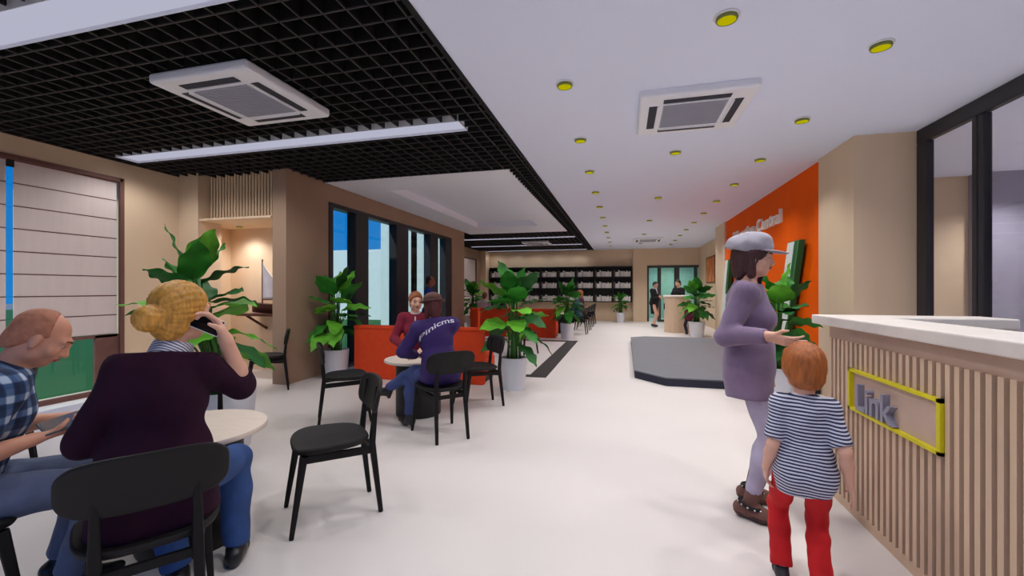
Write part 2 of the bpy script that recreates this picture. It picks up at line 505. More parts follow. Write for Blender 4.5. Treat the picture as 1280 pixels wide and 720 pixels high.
# ------------------------------------------------------------------ ceiling air conditioners
ACW = mat('ac_white', (236, 236, 242), 0.45, 0.01)
ACG = mat('ac_grille', (168, 168, 182), 0.6, 0.03)
SLOT = mat('ac_slot', (44, 46, 58), 0.7)
def cassette(x, y, z, label, s=0.94):
    a = thing('ceiling_air_conditioner', label, 'air conditioner', (x, y, z), 0, 'ceiling cassette air conditioners')
    h = s / 2
    MB().box(-h, h, -h, h, -0.035, 0.045).build('housing', ACW, a, bevel=0.025, seg=3)
    gi = 0.265
    m = MB().box(-gi, gi, -gi, gi, -0.040, -0.034)
    for i in range(22):
        yy = -gi + 0.012 + i * (2 * gi - 0.02) / 22
        m.box(-gi + 0.01, gi - 0.01, yy, yy + 0.010, -0.046, -0.038)
    m.build('grille', ACG, a)
    for k in range(4):
        M = Matrix.Rotation(k * PI / 2, 4, 'Z')
        MB().box(-0.27, 0.27, 0.315, 0.385, -0.040, -0.034, M).build('air_slot', SLOT, a, bevel=0.012)
        MB().box(-0.265, 0.265, 0.300, 0.314, -0.047, -0.034, M).build('louver', ACW, a)
    return a
cassette(-3.13, 3.0, H - 0.045, 'white ceiling air conditioner set in the black lattice above the near table')
cassette(0.61, 4.28, H - 0.03, 'white ceiling air conditioner on the plain white ceiling near the camera')
cassette(0.80, 15.1, H - 0.03, 'small-looking air conditioner far down the plain white ceiling')
cassette(-3.0, 15.15, H - 0.045, 'small-looking air conditioner in the far lattice between linear lights')

# ------------------------------------------------------------------ downlights
YEL = emit_mat('yellow_lens', (200, 190, 0), 0.75)
RING = mat('lamp_ring', (120, 124, 60), 0.5)
def downlight_proto():
    d = thing('downlight', '', 'downlight', (0, 0, 0), 0, 'round yellow downlights')
    MB().lathe([(0.080, 0.0), (0.084, -0.006), (0.080, -0.010), (0.066, -0.010), (0.066, -0.002)], 28).build('trim_ring', WHP, d, smooth='auto')
    MB().lathe([(0.066, -0.004), (0.070, -0.022), (0.066, -0.030), (0.058, -0.030)], 28, closed=False).build('bezel', RING, d, smooth='auto')
    MB().lathe([(0.060, -0.012), (0.060, -0.028), (0.0005, -0.029)], 28).build('lens', YEL, d)
    return d
spot_data = bpy.data.lights.new('downlight_lamp', 'SPOT')
spot_data.energy = 29; spot_data.spot_size = 2.3; spot_data.spot_blend = 0.8; spot_data.shadow_soft_size = 0.06; spot_data.color = (0.985, 0.985, 1.0)
proto = downlight_proto()
ordn = ['first', 'second', 'third', 'fourth', 'fifth', 'sixth', 'seventh', 'eighth', 'ninth', 'tenth', 'eleventh', 'twelfth']
rows = [(-0.465, 3.52, 1.345, 11, 'row beside the black lattice'), (1.72, 3.50, 1.345, 11, 'row along the orange wall side'), (0.62, 2.90, 2.69, 6, 'middle row with the air conditioner')]
first = True
for (x, y0, st, n, what) in rows:
    for k in range(n):
        o = proto if first else copy_tree(proto)
        first = False
        o.location = (x, y0 + k * st, H); o.scale = (0.92, 0.92, 1)
        o['label'] = 'round yellow downlight, %s from the camera in the %s' % (ordn[k], what)
        lo = bpy.data.objects.new('downlight_lamp', spot_data); COL.objects.link(lo); lo.parent = o; lo.location = (0, 0, -0.045)
for (x, y, lab) in ((-0.465, 2.17, 'added unseen downlight above the camera, next to the black lattice'), (1.72, 2.15, 'added unseen downlight above the reception counter end'), (-0.465, 0.8, 'added unseen downlight behind the camera, next to the black lattice'), (1.72, 0.8, 'added unseen downlight behind the camera above the counter')):
    o = copy_tree(proto); o.location = (x, y, H); o['label'] = lab  # lamps added beyond the frame to brighten the near floor
    lo = bpy.data.objects.new('downlight_lamp', spot_data); COL.objects.link(lo); lo.parent = o; lo.location = (0, 0, -0.045)
spot_nook = spot_data.copy(); spot_nook.energy = 8; spot_nook.spot_size = 2.7
for (x, lab) in ((-6.0, 'small downlight inside the alcove ceiling, left one'), (-5.2, 'small downlight inside the alcove ceiling, right one')):
    o = copy_tree(proto); o.location = (x, 5.6, 2.37); o['label'] = lab; o.scale = (0.7, 0.7, 0.7)
    lo = bpy.data.objects.new('downlight_lamp', spot_nook); COL.objects.link(lo); lo.parent = o; lo.location = (0, 0, -0.06)
spot_side = spot_data.copy(); spot_side.energy = 110
for (x, y, lab) in ((5.15, 7.0, 'yellow downlight seen through the glass, deep in the side room'), (4.3, 4.9, 'added yellow downlight in the side room just behind the glass partition'), (6.6, 5.2, 'added yellow downlight in the side room far from the glass partition'), (6.9, 7.1, 'added yellow downlight near the pale panel of the side room'), (4.6, 2.6, 'added yellow downlight over the dark red table in the side room')):
    o = copy_tree(proto); o.location = (x, y, H); o['label'] = lab  # all but the deep one are added to brighten the side room
    lo = bpy.data.objects.new('downlight_lamp', spot_side); COL.objects.link(lo); lo.parent = o; lo.location = (0, 0, -0.045)
struct('ceiling_lobby', MB().box(-1, 6, 19.0, 21.2, H + 0.0, H + 0.1), WHITE_C)
struct('floor_lobby', MB().box(-1, 6, 19.2, 21.2, -0.1, 0.0), FLOORM)
for x, lab in ((1.4, 'left'), (2.6, 'right'), (2.0, 'middle')):  # lobby lamps added to light the wall behind the doors
    o = copy_tree(proto); o.location = (x, 20.0, H); o['label'] = '%s added downlight of the green lobby behind the glass doors' % lab
    lo = bpy.data.objects.new('downlight_lamp', spot_data); COL.objects.link(lo); lo.parent = o; lo.location = (0, 0, -0.045)

# ------------------------------------------------------------------ outdoors seen through the windows
struct('ground', MB().box(-60, 60, -60, 80, -0.4, -0.12), mat('paving_grey', (150, 148, 146), 0.9))
gr = struct('lawn', MB().box(-40, -6.70, -6, 40, -0.12, -0.03).box(-6.75, -4.84, 6.76, 12.04, -0.12, -0.03), mat('grass_green', (40, 104, 36), 0.95, 0.25, 30, bump=0.3))
struct('wall_courtyard', MB().box(-24, -8.6, 17.2, 17.5, -0.1, 3.15), mat('courtyard_white', (246, 246, 240), 0.9, 0.02))
# ------------------------------------------------------------------ chairs
CHB = mat('black_wood', (16, 13, 13), 0.55, 0.15, 20, stretch=(1, 1, 0.2), spec=0.25)
CHS = mat('black_seat', (30, 27, 26), 0.6, 0.1, spec=0.25)
def seat_mesh():
    """rounded, slightly dished seat pad; front is +Y"""
    m = MB(); nu, nv = 20, 5
    ring = []
    n = 36
    def outline(a, k):
        c, s = math.cos(a), math.sin(a)
        e = 0.62
        x = math.copysign(abs(c) ** e, c) * 0.225 * k
        y = math.copysign(abs(s) ** e, s) * 0.215 * k
        x *= 1.0 + 0.10 * (y / 0.215)
        return x, y + 0.01
    layers = [(0.0, 0.455), (0.55, 0.456), (0.85, 0.464), (0.97, 0.466), (1.0, 0.456), (0.98, 0.440), (0.88, 0.430), (0.0, 0.430)]
    vs = []; fs = []
    for k, z in layers:
        for i in range(n):
            x, y = outline(2 * PI * i / n, max(k, 0.001))
            zz = z + (0.012 * (abs(x) / 0.22) ** 2 if z > 0.445 else 0) - (0.012 * max(0, (y - 0.12) / 0.1) ** 2)
            vs.append((x, y, zz))
    for L in range(len(layers) - 1):
        for i in range(n):
            j = (i + 1) % n
            fs.append((L * n + i, L * n + j, (L + 1) * n + j, (L + 1) * n + i))
    return m.add(vs, fs)
def back_mesh():
    """curved rounded backrest panel between the rear posts"""
    m = MB(); nu, nv = 18, 10
    vs = []; fs = []
    def P(u, v, off):
        # u -1..1 across, v -1..1 up (superellipse mapping of the square)
        x = u * 0.235; z = 0.70 + v * 0.105
        y = -0.215 - 0.035 * (1 - u * u) - 0.035 * v * 0.6 + off
        return (x, y, z)
    def sq(u, v):
        e = 0.42
        f = lambda t, o: t * (1 - e * 0.5 * o ** 4)
        return f(u, abs(v)), v * (1 - 0.16 * abs(u) ** 4)
    for side, off in ((0, 0.012), (1, -0.012)):
        for j in range(nv + 1):
            for i in range(nu + 1):
                u, v = sq(-1 + 2 * i / nu, -1 + 2 * j / nv)
                vs.append(P(u, v, off))
    N = (nu + 1) * (nv + 1)
    for s in (0, 1):
        for j in range(nv):
            for i in range(nu):
                a = s * N + j * (nu + 1) + i
                q = (a, a + 1, a + nu + 2, a + nu + 1)
                fs.append(q if s else tuple(reversed(q)))
    edge = [i for i in range(nu + 1)] + [j * (nu + 1) + nu for j in range(1, nv + 1)] + [nv * (nu + 1) + i for i in range(nu - 1, -1, -1)] + [j * (nu + 1) for j in range(nv - 1, 0, -1)]
    for i in range(len(edge)):
        a, b = edge[i], edge[(i + 1) % len(edge)]
        fs.append((a, b, b + N, a + N))
    return m.add(vs, fs)
def make_chair():
    t = thing('dining_chair', '', 'chair', (0, 0, 0), 0, 'black wooden chairs')
    seat_mesh().build('seat', CHS, t, smooth='auto', subsurf=1)
    back_mesh().build('backrest', CHS, t, smooth='auto', subsurf=1)
    for s in (-1, 1):
        m = MB()
        m.beam((s * 0.205, 0.235, 0.0), (s * 0.175, 0.170, 0.428), 0.024, 0.040, side=(1, 0, 0))
        m.build('leg', CHB, t, bevel=0.006)
        m = MB()
        m.beam((s * 0.150, -0.255, 0.0), (s * 0.138, -0.205, 0.43), 0.026, 0.036, side=(1, 0, 0))
        m.beam((s * 0.138, -0.205, 0.42), (s * 0.132, -0.238, 0.765), 0.036, 0.022, side=(1, 0, 0))
        m.build('leg', CHB, t, bevel=0.006)
    r = MB()
    for s in (-1, 1):
        r.beam((s * 0.178, 0.185, 0.408), (s * 0.138, -0.21, 0.385), 0.022, 0.022, 0.044, 0.044, side=(1, 0, 0))
    r.box(-0.178, 0.178, 0.158, 0.180, 0.385, 0.428).box(-0.138, 0.138, -0.215, -0.195, 0.375, 0.41)
    r.build('seat_rail', CHB, t, bevel=0.004)
    return t
chair0 = make_chair(); chair_used = [False]
def put_chair(x, y, fx, fy, label, sc=1.0):
    o = chair0 if not chair_used[0] else copy_tree(chair0)
    chair_used[0] = True
    o.location = (x, y, 0); o.rotation_euler = (0, 0, face_rot(fx, fy)); o['label'] = label
    if sc != 1.0: o.scale = (sc, sc, sc)
    return o
put_chair(-1.71, 2.243, -0.70, -0.72, 'empty black wooden chair standing alone in the open white floor')
put_chair(-2.80, 3.89, 0.785, 0.62, 'empty black chair left of the small round table, facing the seated pair')
put_chair(-1.64, 3.71, -0.72, 0.69, 'black chair holding the person in the purple jacket and brown hat')
put_chair(-1.63, 4.72, -0.75, -0.66, 'empty black chair at the right end of the first orange booth')
put_chair(-2.46, 4.98, 0.35, -0.94, 'black chair of the woman in the maroon sweater')
put_chair(-4.63, 4.75, -0.74, -0.67, 'black chair in front of the alcove, seen from the side')
put_chair(-4.50, 2.05, -0.47, -0.88, 'black chair behind the balding man, near the low green window')
put_chair(-2.80, 2.26, 0.72, -0.69, 'black chair tucked behind the near round table, mostly hidden')
put_chair(-1.76, 1.25, -0.80, 0.60, 'black chair under the blond woman on the phone')
put_chair(-2.52, 1.00, 0.36, 0.93, 'black chair under the balding man in the plaid shirt')
put_chair(-2.00, 8.7, 0.3, 0.95, 'black chair half hidden behind the large potted plant inside the floor inlay')
for k, (yy, what) in enumerate([(13.0, 'first'), (14.3, 'second'), (15.6, 'third'), (16.9, 'last')]):
    put_chair(-1.30, yy, -1.0, 0.1, '%s black chair in the receding row beside the far aisle' % what)

# ------------------------------------------------------------------ round tables
TOPM = mat('pale_laminate', (226, 208, 192), 0.5, 0.04, 8, stretch=(1, 6, 1))
TBASE = mat('table_black', (14, 13, 14), 0.5, 0.1)
def make_table():
    t = thing('round_table', '', 'table', (0, 0, 0), 0, 'round tables with black drum bases')
    MB().lathe([(0.0005, 0.568), (0.345, 0.568), (0.36, 0.575), (0.362, 0.588), (0.356, 0.598), (0.0005, 0.600)], 56).build('table_top', TOPM, t, smooth='auto')
    MB().lathe([(0.0005, 0.0), (0.235, 0.0), (0.24, 0.01), (0.24, 0.55), (0.22, 0.568), (0.0005, 0.568)], 40).build('base', TBASE, t, smooth='auto')
    return t
tb = make_table()
tb.location = (-2.27, 1.82, 0); tb['label'] = 'near round pale-topped table between the balding man and the blond woman'
o = copy_tree(tb); o.location = (-2.16, 4.27, 0); o['label'] = 'small round pale table between the maroon-sweater woman and purple-jacket person'
o = copy_tree(tb); o.location = (-1.95, 13.3, 0); o['label'] = 'far round pale table beside the red booth end'

# ------------------------------------------------------------------ booths
ORF = mat('orange_fabric', (222, 66, 10), 0.8, 0.06, 12, bump=0.05)
def booth(x0, x1, y, label):
    b = thing('booth_sofa', label, 'booth sofa', ((x0 + x1) / 2, y, 0), 0, 'orange booth sofas')
    h = (x1 - x0) / 2
    MB().box(-h, h, 0, 0.10, 0.0, 0.76).build('backrest', ORF, b, bevel=0.012)
    MB().box(-h - 0.006, h + 0.006, -0.012, 0.112, 0.752, 0.805).build('top_cap', ORF, b, bevel=0.014)
    MB().box(-h + 0.02, h - 0.02, 0.10, 0.62, 0.08, 0.34).build('seat_base', ORF, b, bevel=0.01)
    for s in (-1, 1):
        MB().box(min(0, s * (h - 0.03)), max(0, s * (h - 0.03)), 0.10, 0.64, 0.34, 0.45).build('seat_cushion', ORF, b, bevel=0.03, seg=3)
    MB().box(-h + 0.04, h - 0.04, 0.12, 0.58, 0.0, 0.08).build('plinth', TBASE, b)
    return b
booth(-3.97, -1.90, 5.72, 'long orange booth sofa back behind the seated pair')
booth(-4.30, -1.80, 11.75, 'deep red-orange booth sofa back beyond the large potted plant')

# ------------------------------------------------------------------ platform
PLG = mat('platform_grey', (112, 113, 118), 0.7, 0.03)
PLN = mat('platform_navy', (28, 31, 50), 0.6, 0.06)
pf = thing('platform', 'low grey octagonal platform with a dark navy edge by the orange wall', 'platform', (1.4, 9.0, 0))
poly = [(0.17, 6.78), (0.58, 6.32), (2.45, 6.32), (2.45, 11.7), (0.55, 11.7), (0.19, 11.4)]
poly = [(x - 1.4, y - 9.0) for x, y in poly]
MB().prism(poly, 0.0, 0.105).build('side_edge', PLN, pf)
MB().prism([(x * 1.004, y * 1.002) for x, y in poly], 0.105, 0.122).build('top_surface', PLG, pf)
# leaning striped display boards
WB = mat('board_white', (232, 236, 228), 0.5); GB = mat('board_green', (22, 96, 50), 0.5); GL_ = mat('board_light_green', (70, 150, 80), 0.5)
def slant_board(y0, label, sc=1.0):
    b = thing('display_board', label, 'display board', (2.40, y0, 0.124), 0, 'slanted striped display boards')
    tl = 0.36
    def par(a0, a1, z0, z1, x0, x1, m):
        f = lambda a, z: -a - z * tl   # nearer to the camera as it rises
        vs = [(x0, f(a0, z0), z0), (x0, f(a1, z0), z0), (x0, f(a1, z1), z1), (x0, f(a0, z1), z1), (x1, f(a0, z0), z0), (x1, f(a1, z0), z0), (x1, f(a1, z1), z1), (x1, f(a0, z1), z1)]
        return m.add(vs, [(0, 1, 2, 3), (7, 6, 5, 4), (0, 4, 5, 1), (1, 5, 6, 2), (2, 6, 7, 3), (3, 7, 4, 0)])
    zt = 1.92 * sc
    par(-0.22, 0.22, 0, zt, -0.02, 0.06, MB()).build('board_body', GB, b, bevel=0.006)
    par(-0.19, 0.06, 0.0, zt - 0.01, -0.026, -0.016, MB()).build('white_stripe', WB, b)
    par(0.06, 0.20, 0.0, zt * 0.58, -0.026, -0.016, MB()).build('white_stripe', WB, b)
    par(0.20, 0.22, 0.0, zt - 0.01, -0.026, -0.016, MB()).build('edge_stripe', GL_, b)
    return b
slant_board(7.72, 'slanted white and green striped board at the near end of the orange wall')
slant_board(11.75, 'slanted white and green striped board at the far end of the orange wall')

# sign on the orange wall
def text_mesh(body, size, depth, M, name, m, parent, align='LEFT', shear=0.0, sx=1.0):
    cu = bpy.data.curves.new(name, 'FONT'); cu.body = body; cu.size = size; cu.extrude = depth; cu.align_x = align
    cu.bevel_depth = 0.0; cu.offset = 0.004 * size / 0.3
    to = bpy.data.objects.new(name + '_c', cu); COL.objects.link(to)
    dg = bpy.context.evaluated_depsgraph_get()
    me = bpy.data.meshes.new_from_object(to.evaluated_get(dg))
    bpy.data.objects.remove(to)
    for v in me.vertices:
        v.co = M @ Vector((v.co.x * sx, v.co.y, v.co.z))
    me.materials.clear(); me.materials.append(m); me.name = name
    o = bpy.data.objects.new(name, me); COL.objects.link(o)
    if parent is not None: o.parent = parent
    return o
LETT = mat('cream_letters', (255, 250, 238), 0.5)
sg = thing('wall_sign', 'raised cream Education Central lettering high on the orange wall', 'sign', (2.50, 10.95, 2.44))
Mx = Matrix(((0, 0, -1, 0), (-1, 0, 0, 0), (0, 1, 0, 0), (0, 0, 0, 1)))   # text x -> -Y, text y -> +Z, depth -> -X
w_ = None
t1 = text_mesh('Education Central', 0.315, 0.02, Matrix.Translation((-0.02, 0, 0)) @ Mx, 'lettering', LETT, sg)
ymin = min(v.co.y for v in t1.data.vertices)
k_ = 3.12 / -ymin
for v in t1.data.vertices: v.co.y *= k_
def split_letters(o, ax):
    import bmesh
    me = o.data; n = len(me.vertices); par = list(range(n))
    def find(a):
        while par[a] != a:
            par[a] = par[par[a]]; a = par[a]
        return a
    for e in me.edges:
        a, b = find(e.vertices[0]), find(e.vertices[1]); par[a] = b
    rng_ = {}
    for v in me.vertices:
        r = find(v.index); q = v.co[ax]; lo, hi = rng_.get(r, (1e9, -1e9)); rng_[r] = (min(lo, q), max(hi, q))
    runs = []
    for r, (lo, hi) in sorted(rng_.items(), key=lambda t: t[1][0]):
        if runs and lo < runs[-1][1] - 0.35 * min(hi - lo, runs[-1][1] - runs[-1][0]):
            runs[-1][1] = max(runs[-1][1], hi); runs[-1][2].add(r)
        else:
            runs.append([lo, hi, {r}])
    for lo, hi, rs in runs:
        idx = {}; vs = []; fs = []
        for p in me.polygons:
            if find(p.vertices[0]) in rs:
                f = []
                for i in p.vertices:
                    if i not in idx: idx[i] = len(vs); vs.append(me.vertices[i].co.copy())
                    f.append(idx[i])
                fs.append(f)
        m2 = bpy.data.meshes.new('letter'); m2.from_pydata(vs, [], fs); m2.materials.append(me.materials[0]); m2.update()
        o2 = bpy.data.objects.new('letter', m2); COL.objects.link(o2); o2.parent = o.parent
    bpy.data.objects.remove(o)
split_letters(t1, 1)

# orange picture on the far right wall
pc = thing('wall_picture', 'glossy orange framed picture on the far right wall', 'picture', (2.98, 16.2, 2.03))
MB().box(-0.035, 0, -0.78, 0.78, -0.46, 0.46).box(-0.045, -0.03, -0.78, 0.78, 0.42, 0.46).box(-0.045, -0.03, -0.78, 0.78, -0.46, -0.42).box(-0.045, -0.03, -0.78, -0.73, -0.42, 0.42).box(-0.045, -0.03, 0.73, 0.78, -0.42, 0.42).build('frame', mat('brown_frame', (96, 52, 20), 0.5), pc)
MB().box(-0.04, -0.034, -0.73, 0.73, -0.42, 0.42).build('picture_print', mat('orange_print', (214, 112, 24), 0.4, 0.45, 3.0), pc)

# ------------------------------------------------------------------ reception counter
CW = mat('counter_slat', (216, 186, 156), 0.6, 0.06, 8, stretch=(1, 1, 0.1))
CB = mat('counter_back', (74, 46, 30), 0.7, 0.08)
CT = mat('counter_stone', (232, 222, 212), 0.4, 0.05, 9)
cn = thing('reception_counter', 'slatted pale wood reception counter with white stone top, behind the boy', 'counter', (1.32, 2.0, 0))
def L(x): return x - 1.32
def LY(y): return y - 2.0
MB().box(L(1.34), L(1.56), LY(0.4), LY(3.24), 0.06, 1.04).box(L(1.56), L(2.2), LY(3.15), LY(3.24), 0.06, 1.04).build('carcass', CB, cn)
MB().box(L(1.325), L(1.57), LY(0.38), LY(3.26), 0.0, 0.07).box(L(1.57), L(2.2), LY(3.14), LY(3.26), 0.0, 0.07).build('plinth', CW, cn)
MB().box(L(1.32), L(1.57), LY(0.38), LY(3.27), 1.035, 1.115).box(L(1.57), L(2.2), LY(3.14), LY(3.27), 1.035, 1.115).build('fascia', mat('counter_fascia', (196, 166, 146), 0.6), cn)
m = MB(); y = 0.40
while y < 3.24:
    if not (2.215 - 0.03 < y < 2.965):
        m.box(L(1.305), L(1.345), LY(y), LY(y + 0.027), 0.07, 1.036)
    else:
        m.box(L(1.305), L(1.345), LY(y), LY(y + 0.027), 0.07, 0.655).box(L(1.305), L(1.345), LY(y), LY(y + 0.027), 0.875, 1.036)
    y += 0.052
x = 1.36
while x < 2.2:
    m.box(L(x), L(x + 0.03), LY(3.235), LY(3.275), 0.07, 1.036); x += 0.052
m.build('slats', CW, cn)
MB().prism([(L(1.27), LY(0.36)), (L(1.59), LY(0.36)), (L(1.59), LY(3.13)), (L(2.22), LY(3.13)), (L(2.22), LY(3.42)), (L(1.27), LY(3.42))], 1.115, 1.175).build('counter_top', CT, cn, bevel=0.008)
sy0, sy1, sz0, sz1 = 2.20, 2.965, 0.645, 0.885
MB().box(L(1.312), L(1.33), LY(sy0 + 0.02), LY(sy1 - 0.02), sz0 + 0.015, sz1 - 0.015).build('sign_panel', mat('sign_tan', (208, 180, 160), 0.6), cn)
YLF = mat('yellow_frame', (226, 214, 0), 0.5)
MB().box(L(1.290), L(1.33), LY(sy0), LY(sy1), sz1 - 0.016, sz1).box(L(1.290), L(1.33), LY(sy0), LY(sy1), sz0, sz0 + 0.016).box(L(1.290), L(1.33), LY(sy0), LY(sy0 + 0.022), sz0, sz1).box(L(1.290), L(1.33), LY(sy1 - 0.022), LY(sy1), sz0, sz1).build('sign_frame', YLF, cn)
tl = text_mesh('Link', 0.20, 0.016, Matrix.Translation((L(1.296), LY(2.865), 0.672)) @ Mx, 'lettering', mat('silver_letters', (150, 148, 164), 0.5), cn)
split_letters(tl, 1)

# things behind the glass partition
sh = thing('side_table', 'thin dark red table top behind the glass partition', 'table', (4.75, 3.6, 0))
MB().box(-0.7, 0.7, -0.35, 0.35, 1.0, 1.018).build('table_top', mat('dark_red', (110, 44, 44), 0.5), sh, bevel=0.004)
for sx in (-1, 1):
    for sy in (-1, 1):
        MB().beam((sx * 0.6, sy * 0.28, 0), (sx * 0.6, sy * 0.28, 1.0), 0.03).build('leg', WHP, sh)
pb = thing('partition_screen', 'narrow white upright board behind the glass partition', 'partition screen', (4.86, 5.6, 0))
MB().box(-0.05, 0.05, -0.03, 0.03, 0.0, 1.32).build('upright', WHP, pb, bevel=0.01)
MB().box(-0.2, 0.2, -0.15, 0.15, 0.0, 0.02).build('foot', WHP, pb)
tc_ = thing('terracotta_bowl', 'terracotta bowl on a white stand under the dark red table top', 'bowl', (4.35, 4.2, 0.80))
MB().lathe([(0.0005, 0), (0.055, 0.0), (0.07, 0.01), (0.10, 0.11), (0.105, 0.15), (0.09, 0.15), (0.06, 0.03), (0.0005, 0.02)], 28).build('bowl_body', mat('terracotta', (196, 130, 104), 0.7), tc_, smooth='auto')
st = thing('plant_stand', 'white pedestal carrying the terracotta bowl behind the glass', 'pedestal', (4.35, 4.2, 0))
MB().lathe([(0.0005, 0), (0.16, 0), (0.16, 0.03), (0.05, 0.05), (0.05, 0.76), (0.12, 0.785), (0.12, 0.80), (0.0005, 0.80)], 28).build('pedestal_body', WHP, st, smooth='auto')

# ------------------------------------------------------------------ kiosk desk at the back
kd = thing('kiosk_desk', 'rounded fluted wood welcome desk with white top near the glass doors', 'desk', (1.63, 14.4, 0))
m = MB(); 
nfl = 40; prof = []
for i in range(nfl * 4):
    a = 2 * PI * i / (nfl * 4); r = 0.36 + 0.008 * abs(math.sin(a * nfl / 2))
    prof.append((r * math.cos(a), r * math.sin(a)))
m.prism(prof, 0.0, 1.10); m.build('fluted_body', CW, kd, smooth='auto')
MB().lathe([(0.0005, 1.10), (0.39, 1.10), (0.395, 1.11), (0.395, 1.15), (0.38, 1.16), (0.0005, 1.16)], 40).build('desk_top', CT, kd, smooth='auto')
MB().box(-0.385, -0.362, -0.10, 0.02, 0.72, 0.90).build('badge', mat('navy_badge', (32, 34, 60), 0.5), kd)

# ------------------------------------------------------------------ library shelving and books
SHB = mat('shelf_black', (24, 18, 18), 0.6, 0.1)
bx0, bx1, bz0, bz1 = -5.85, 0.36, 0.80, 2.32
sf = thing('book_shelf', 'wide black wall shelving unit full of books on the back wall', 'bookshelf', ((bx0 + bx1) / 2, YB, 0))
hx = (bx1 - bx0) / 2
MB().box(-hx, hx, -0.03, 0.0, bz0, bz1).build('back_panel', SHB, sf)
for z in (bz0, 0.90 - 0.03, 1.385, 1.875, bz1 - 0.04):
    pass
for z in (bz0, 1.36, 1.845, bz1 - 0.04):
    MB().box(-hx, hx, -0.30, -0.03, z, z + 0.035).build('shelf', SHB, sf)
bw = (bx1 - bx0) / 8
for i in range(9):
    xx = -hx + i * bw
    MB().box(max(-hx, xx - 0.02), min(hx, xx + 0.02), -0.30, -0.03, bz0, bz1).build('divider', SHB, sf)
BK = [mat('book_' + n, c, 0.7) for n, c in (('grey', (214, 208, 206)), ('cream', (232, 224, 212)), ('mauve', (176, 166, 168)), ('dark', (96, 88, 90)))]
protos = []
def make_book(i):
    b = MB().box(-0.5, 0.5, -0.20, 0.0, 0, 1).build('book', BK[i])
    return b
rng = random.Random(3)
bshape = {}
for r, (zs, what) in enumerate(((1.88, 'top'), (1.395, 'middle'), (0.835, 'bottom'))):
    for b in range(8):
        xx = bx0 + b * bw + 0.035
        pat = random.Random(5)      # the same run of books repeats in every bay
        for k in range(12):
            wd = pat.choice((0.050, 0.055, 0.060)); hh = pat.choice((0.19, 0.22, 0.27, 0.24)); ci = pat.choice((0, 1, 1, 0, 2, 3))
            key = (wd, hh, ci)
            if key not in bshape:
                m = MB().box(0, wd, -0.19, 0.0, 0, hh).box(-0.0005, wd + 0.0005, -0.1905, -0.185, hh * 0.72, hh * 0.76)
                me_o = m.build('book', BK[ci]); bshape[key] = me_o.data; bpy.data.objects.remove(me_o)
            o = bpy.data.objects.new('book', bshape[key]); COL.objects.link(o)
            o.location = (xx, YB - 0.07, zs + 0.002)
            tag(o, 'pale book in the %s row of the black back-wall shelves' % what, 'book', 'books on the %s back-wall shelf' % what)
            xx += wd + 0.003

# ------------------------------------------------------------------ sailboat in the alcove
SAIL = mat('sail_white', (232, 228, 234), 0.8)
HULL = mat('hull_brown', (76, 36, 26), 0.45, 0.2)
sbx, sby = -5.35, 5.62
sb = thing('shelf_console', 'narrow brown wooden shelf on the alcove back wall under the white sail', 'shelf', (sbx, 5.9, 0))
MB().box(-0.55, 0.55, -0.46, 0.0, 0.93, 0.965).build('shelf_board', HULL, sb, bevel=0.004)
for sx in (-0.4, 0.4):
    MB().beam((sx, -0.01, 0.7), (sx, -0.4, 0.93), 0.03).build('bracket', HULL, sb)
bt = thing('model_sailboat', 'model boat with one white triangular sail and dark hull in the alcove', 'model boat', (sbx, sby, 0.965))
vs = []; fs = []; n = 12
for i in range(n + 1):
    u = i / n; x = -0.42 + 0.84 * u; b_ = 0.09 * (1 - (2 * u - 1) ** 4) ** 0.8 * (0.6 + 0.4 * (1 - u)) + 0.004; sh_ = 0.03 * (2 * u - 1) ** 2
    vs += [(x, -b_, 0.15 + sh_), (x, -b_ * 0.75, 0.06), (x, 0, 0.0 + 0.02 * (2 * u - 1) ** 2), (x, b_ * 0.75, 0.06), (x, b_, 0.15 + sh_)]
for i in range(n):
    for q in range(5):
        a = i * 5 + q; b = i * 5 + (q + 1) % 5
        fs.append((a, b, b + 5, a + 5))
fs += [(0, 1, 2, 3, 4), tuple(n * 5 + q for q in reversed(range(5)))]
MB().add(vs, fs).build('hull', HULL, bt, smooth='auto')
MB().tube([(-0.22, 0, 0.1), (-0.22, 0, 0.86)], 0.010).build('mast', HULL, bt)
MB().tube([(-0.22, 0, 0.22), (0.38, 0, 0.22)], 0.008).build('boom', HULL, bt)
vs = []; fs = []; n = 14
for i in range(n + 1):
    u = i / n; z = 0.23 + 0.60 * u; xr = 0.36 * (1 - u) ** 1.25 - 0.22 * 0
    wv = (0.60 * (1 - u) ** 1.3)
    for j in range(7):
        v = j / 6
        vs.append((-0.215 + wv * v, 0.05 * math.sin(PI * v) * (1 - u), z))
for i in range(n):
    for j in range(6):
        a = i * 7 + j; fs.append((a, a + 1, a + 8, a + 7))
so_ = MB().add(vs, fs).build('sail', SAIL, bt, smooth=True)
md = so_.modifiers.new('solid', 'SOLIDIFY'); md.thickness = 0.004

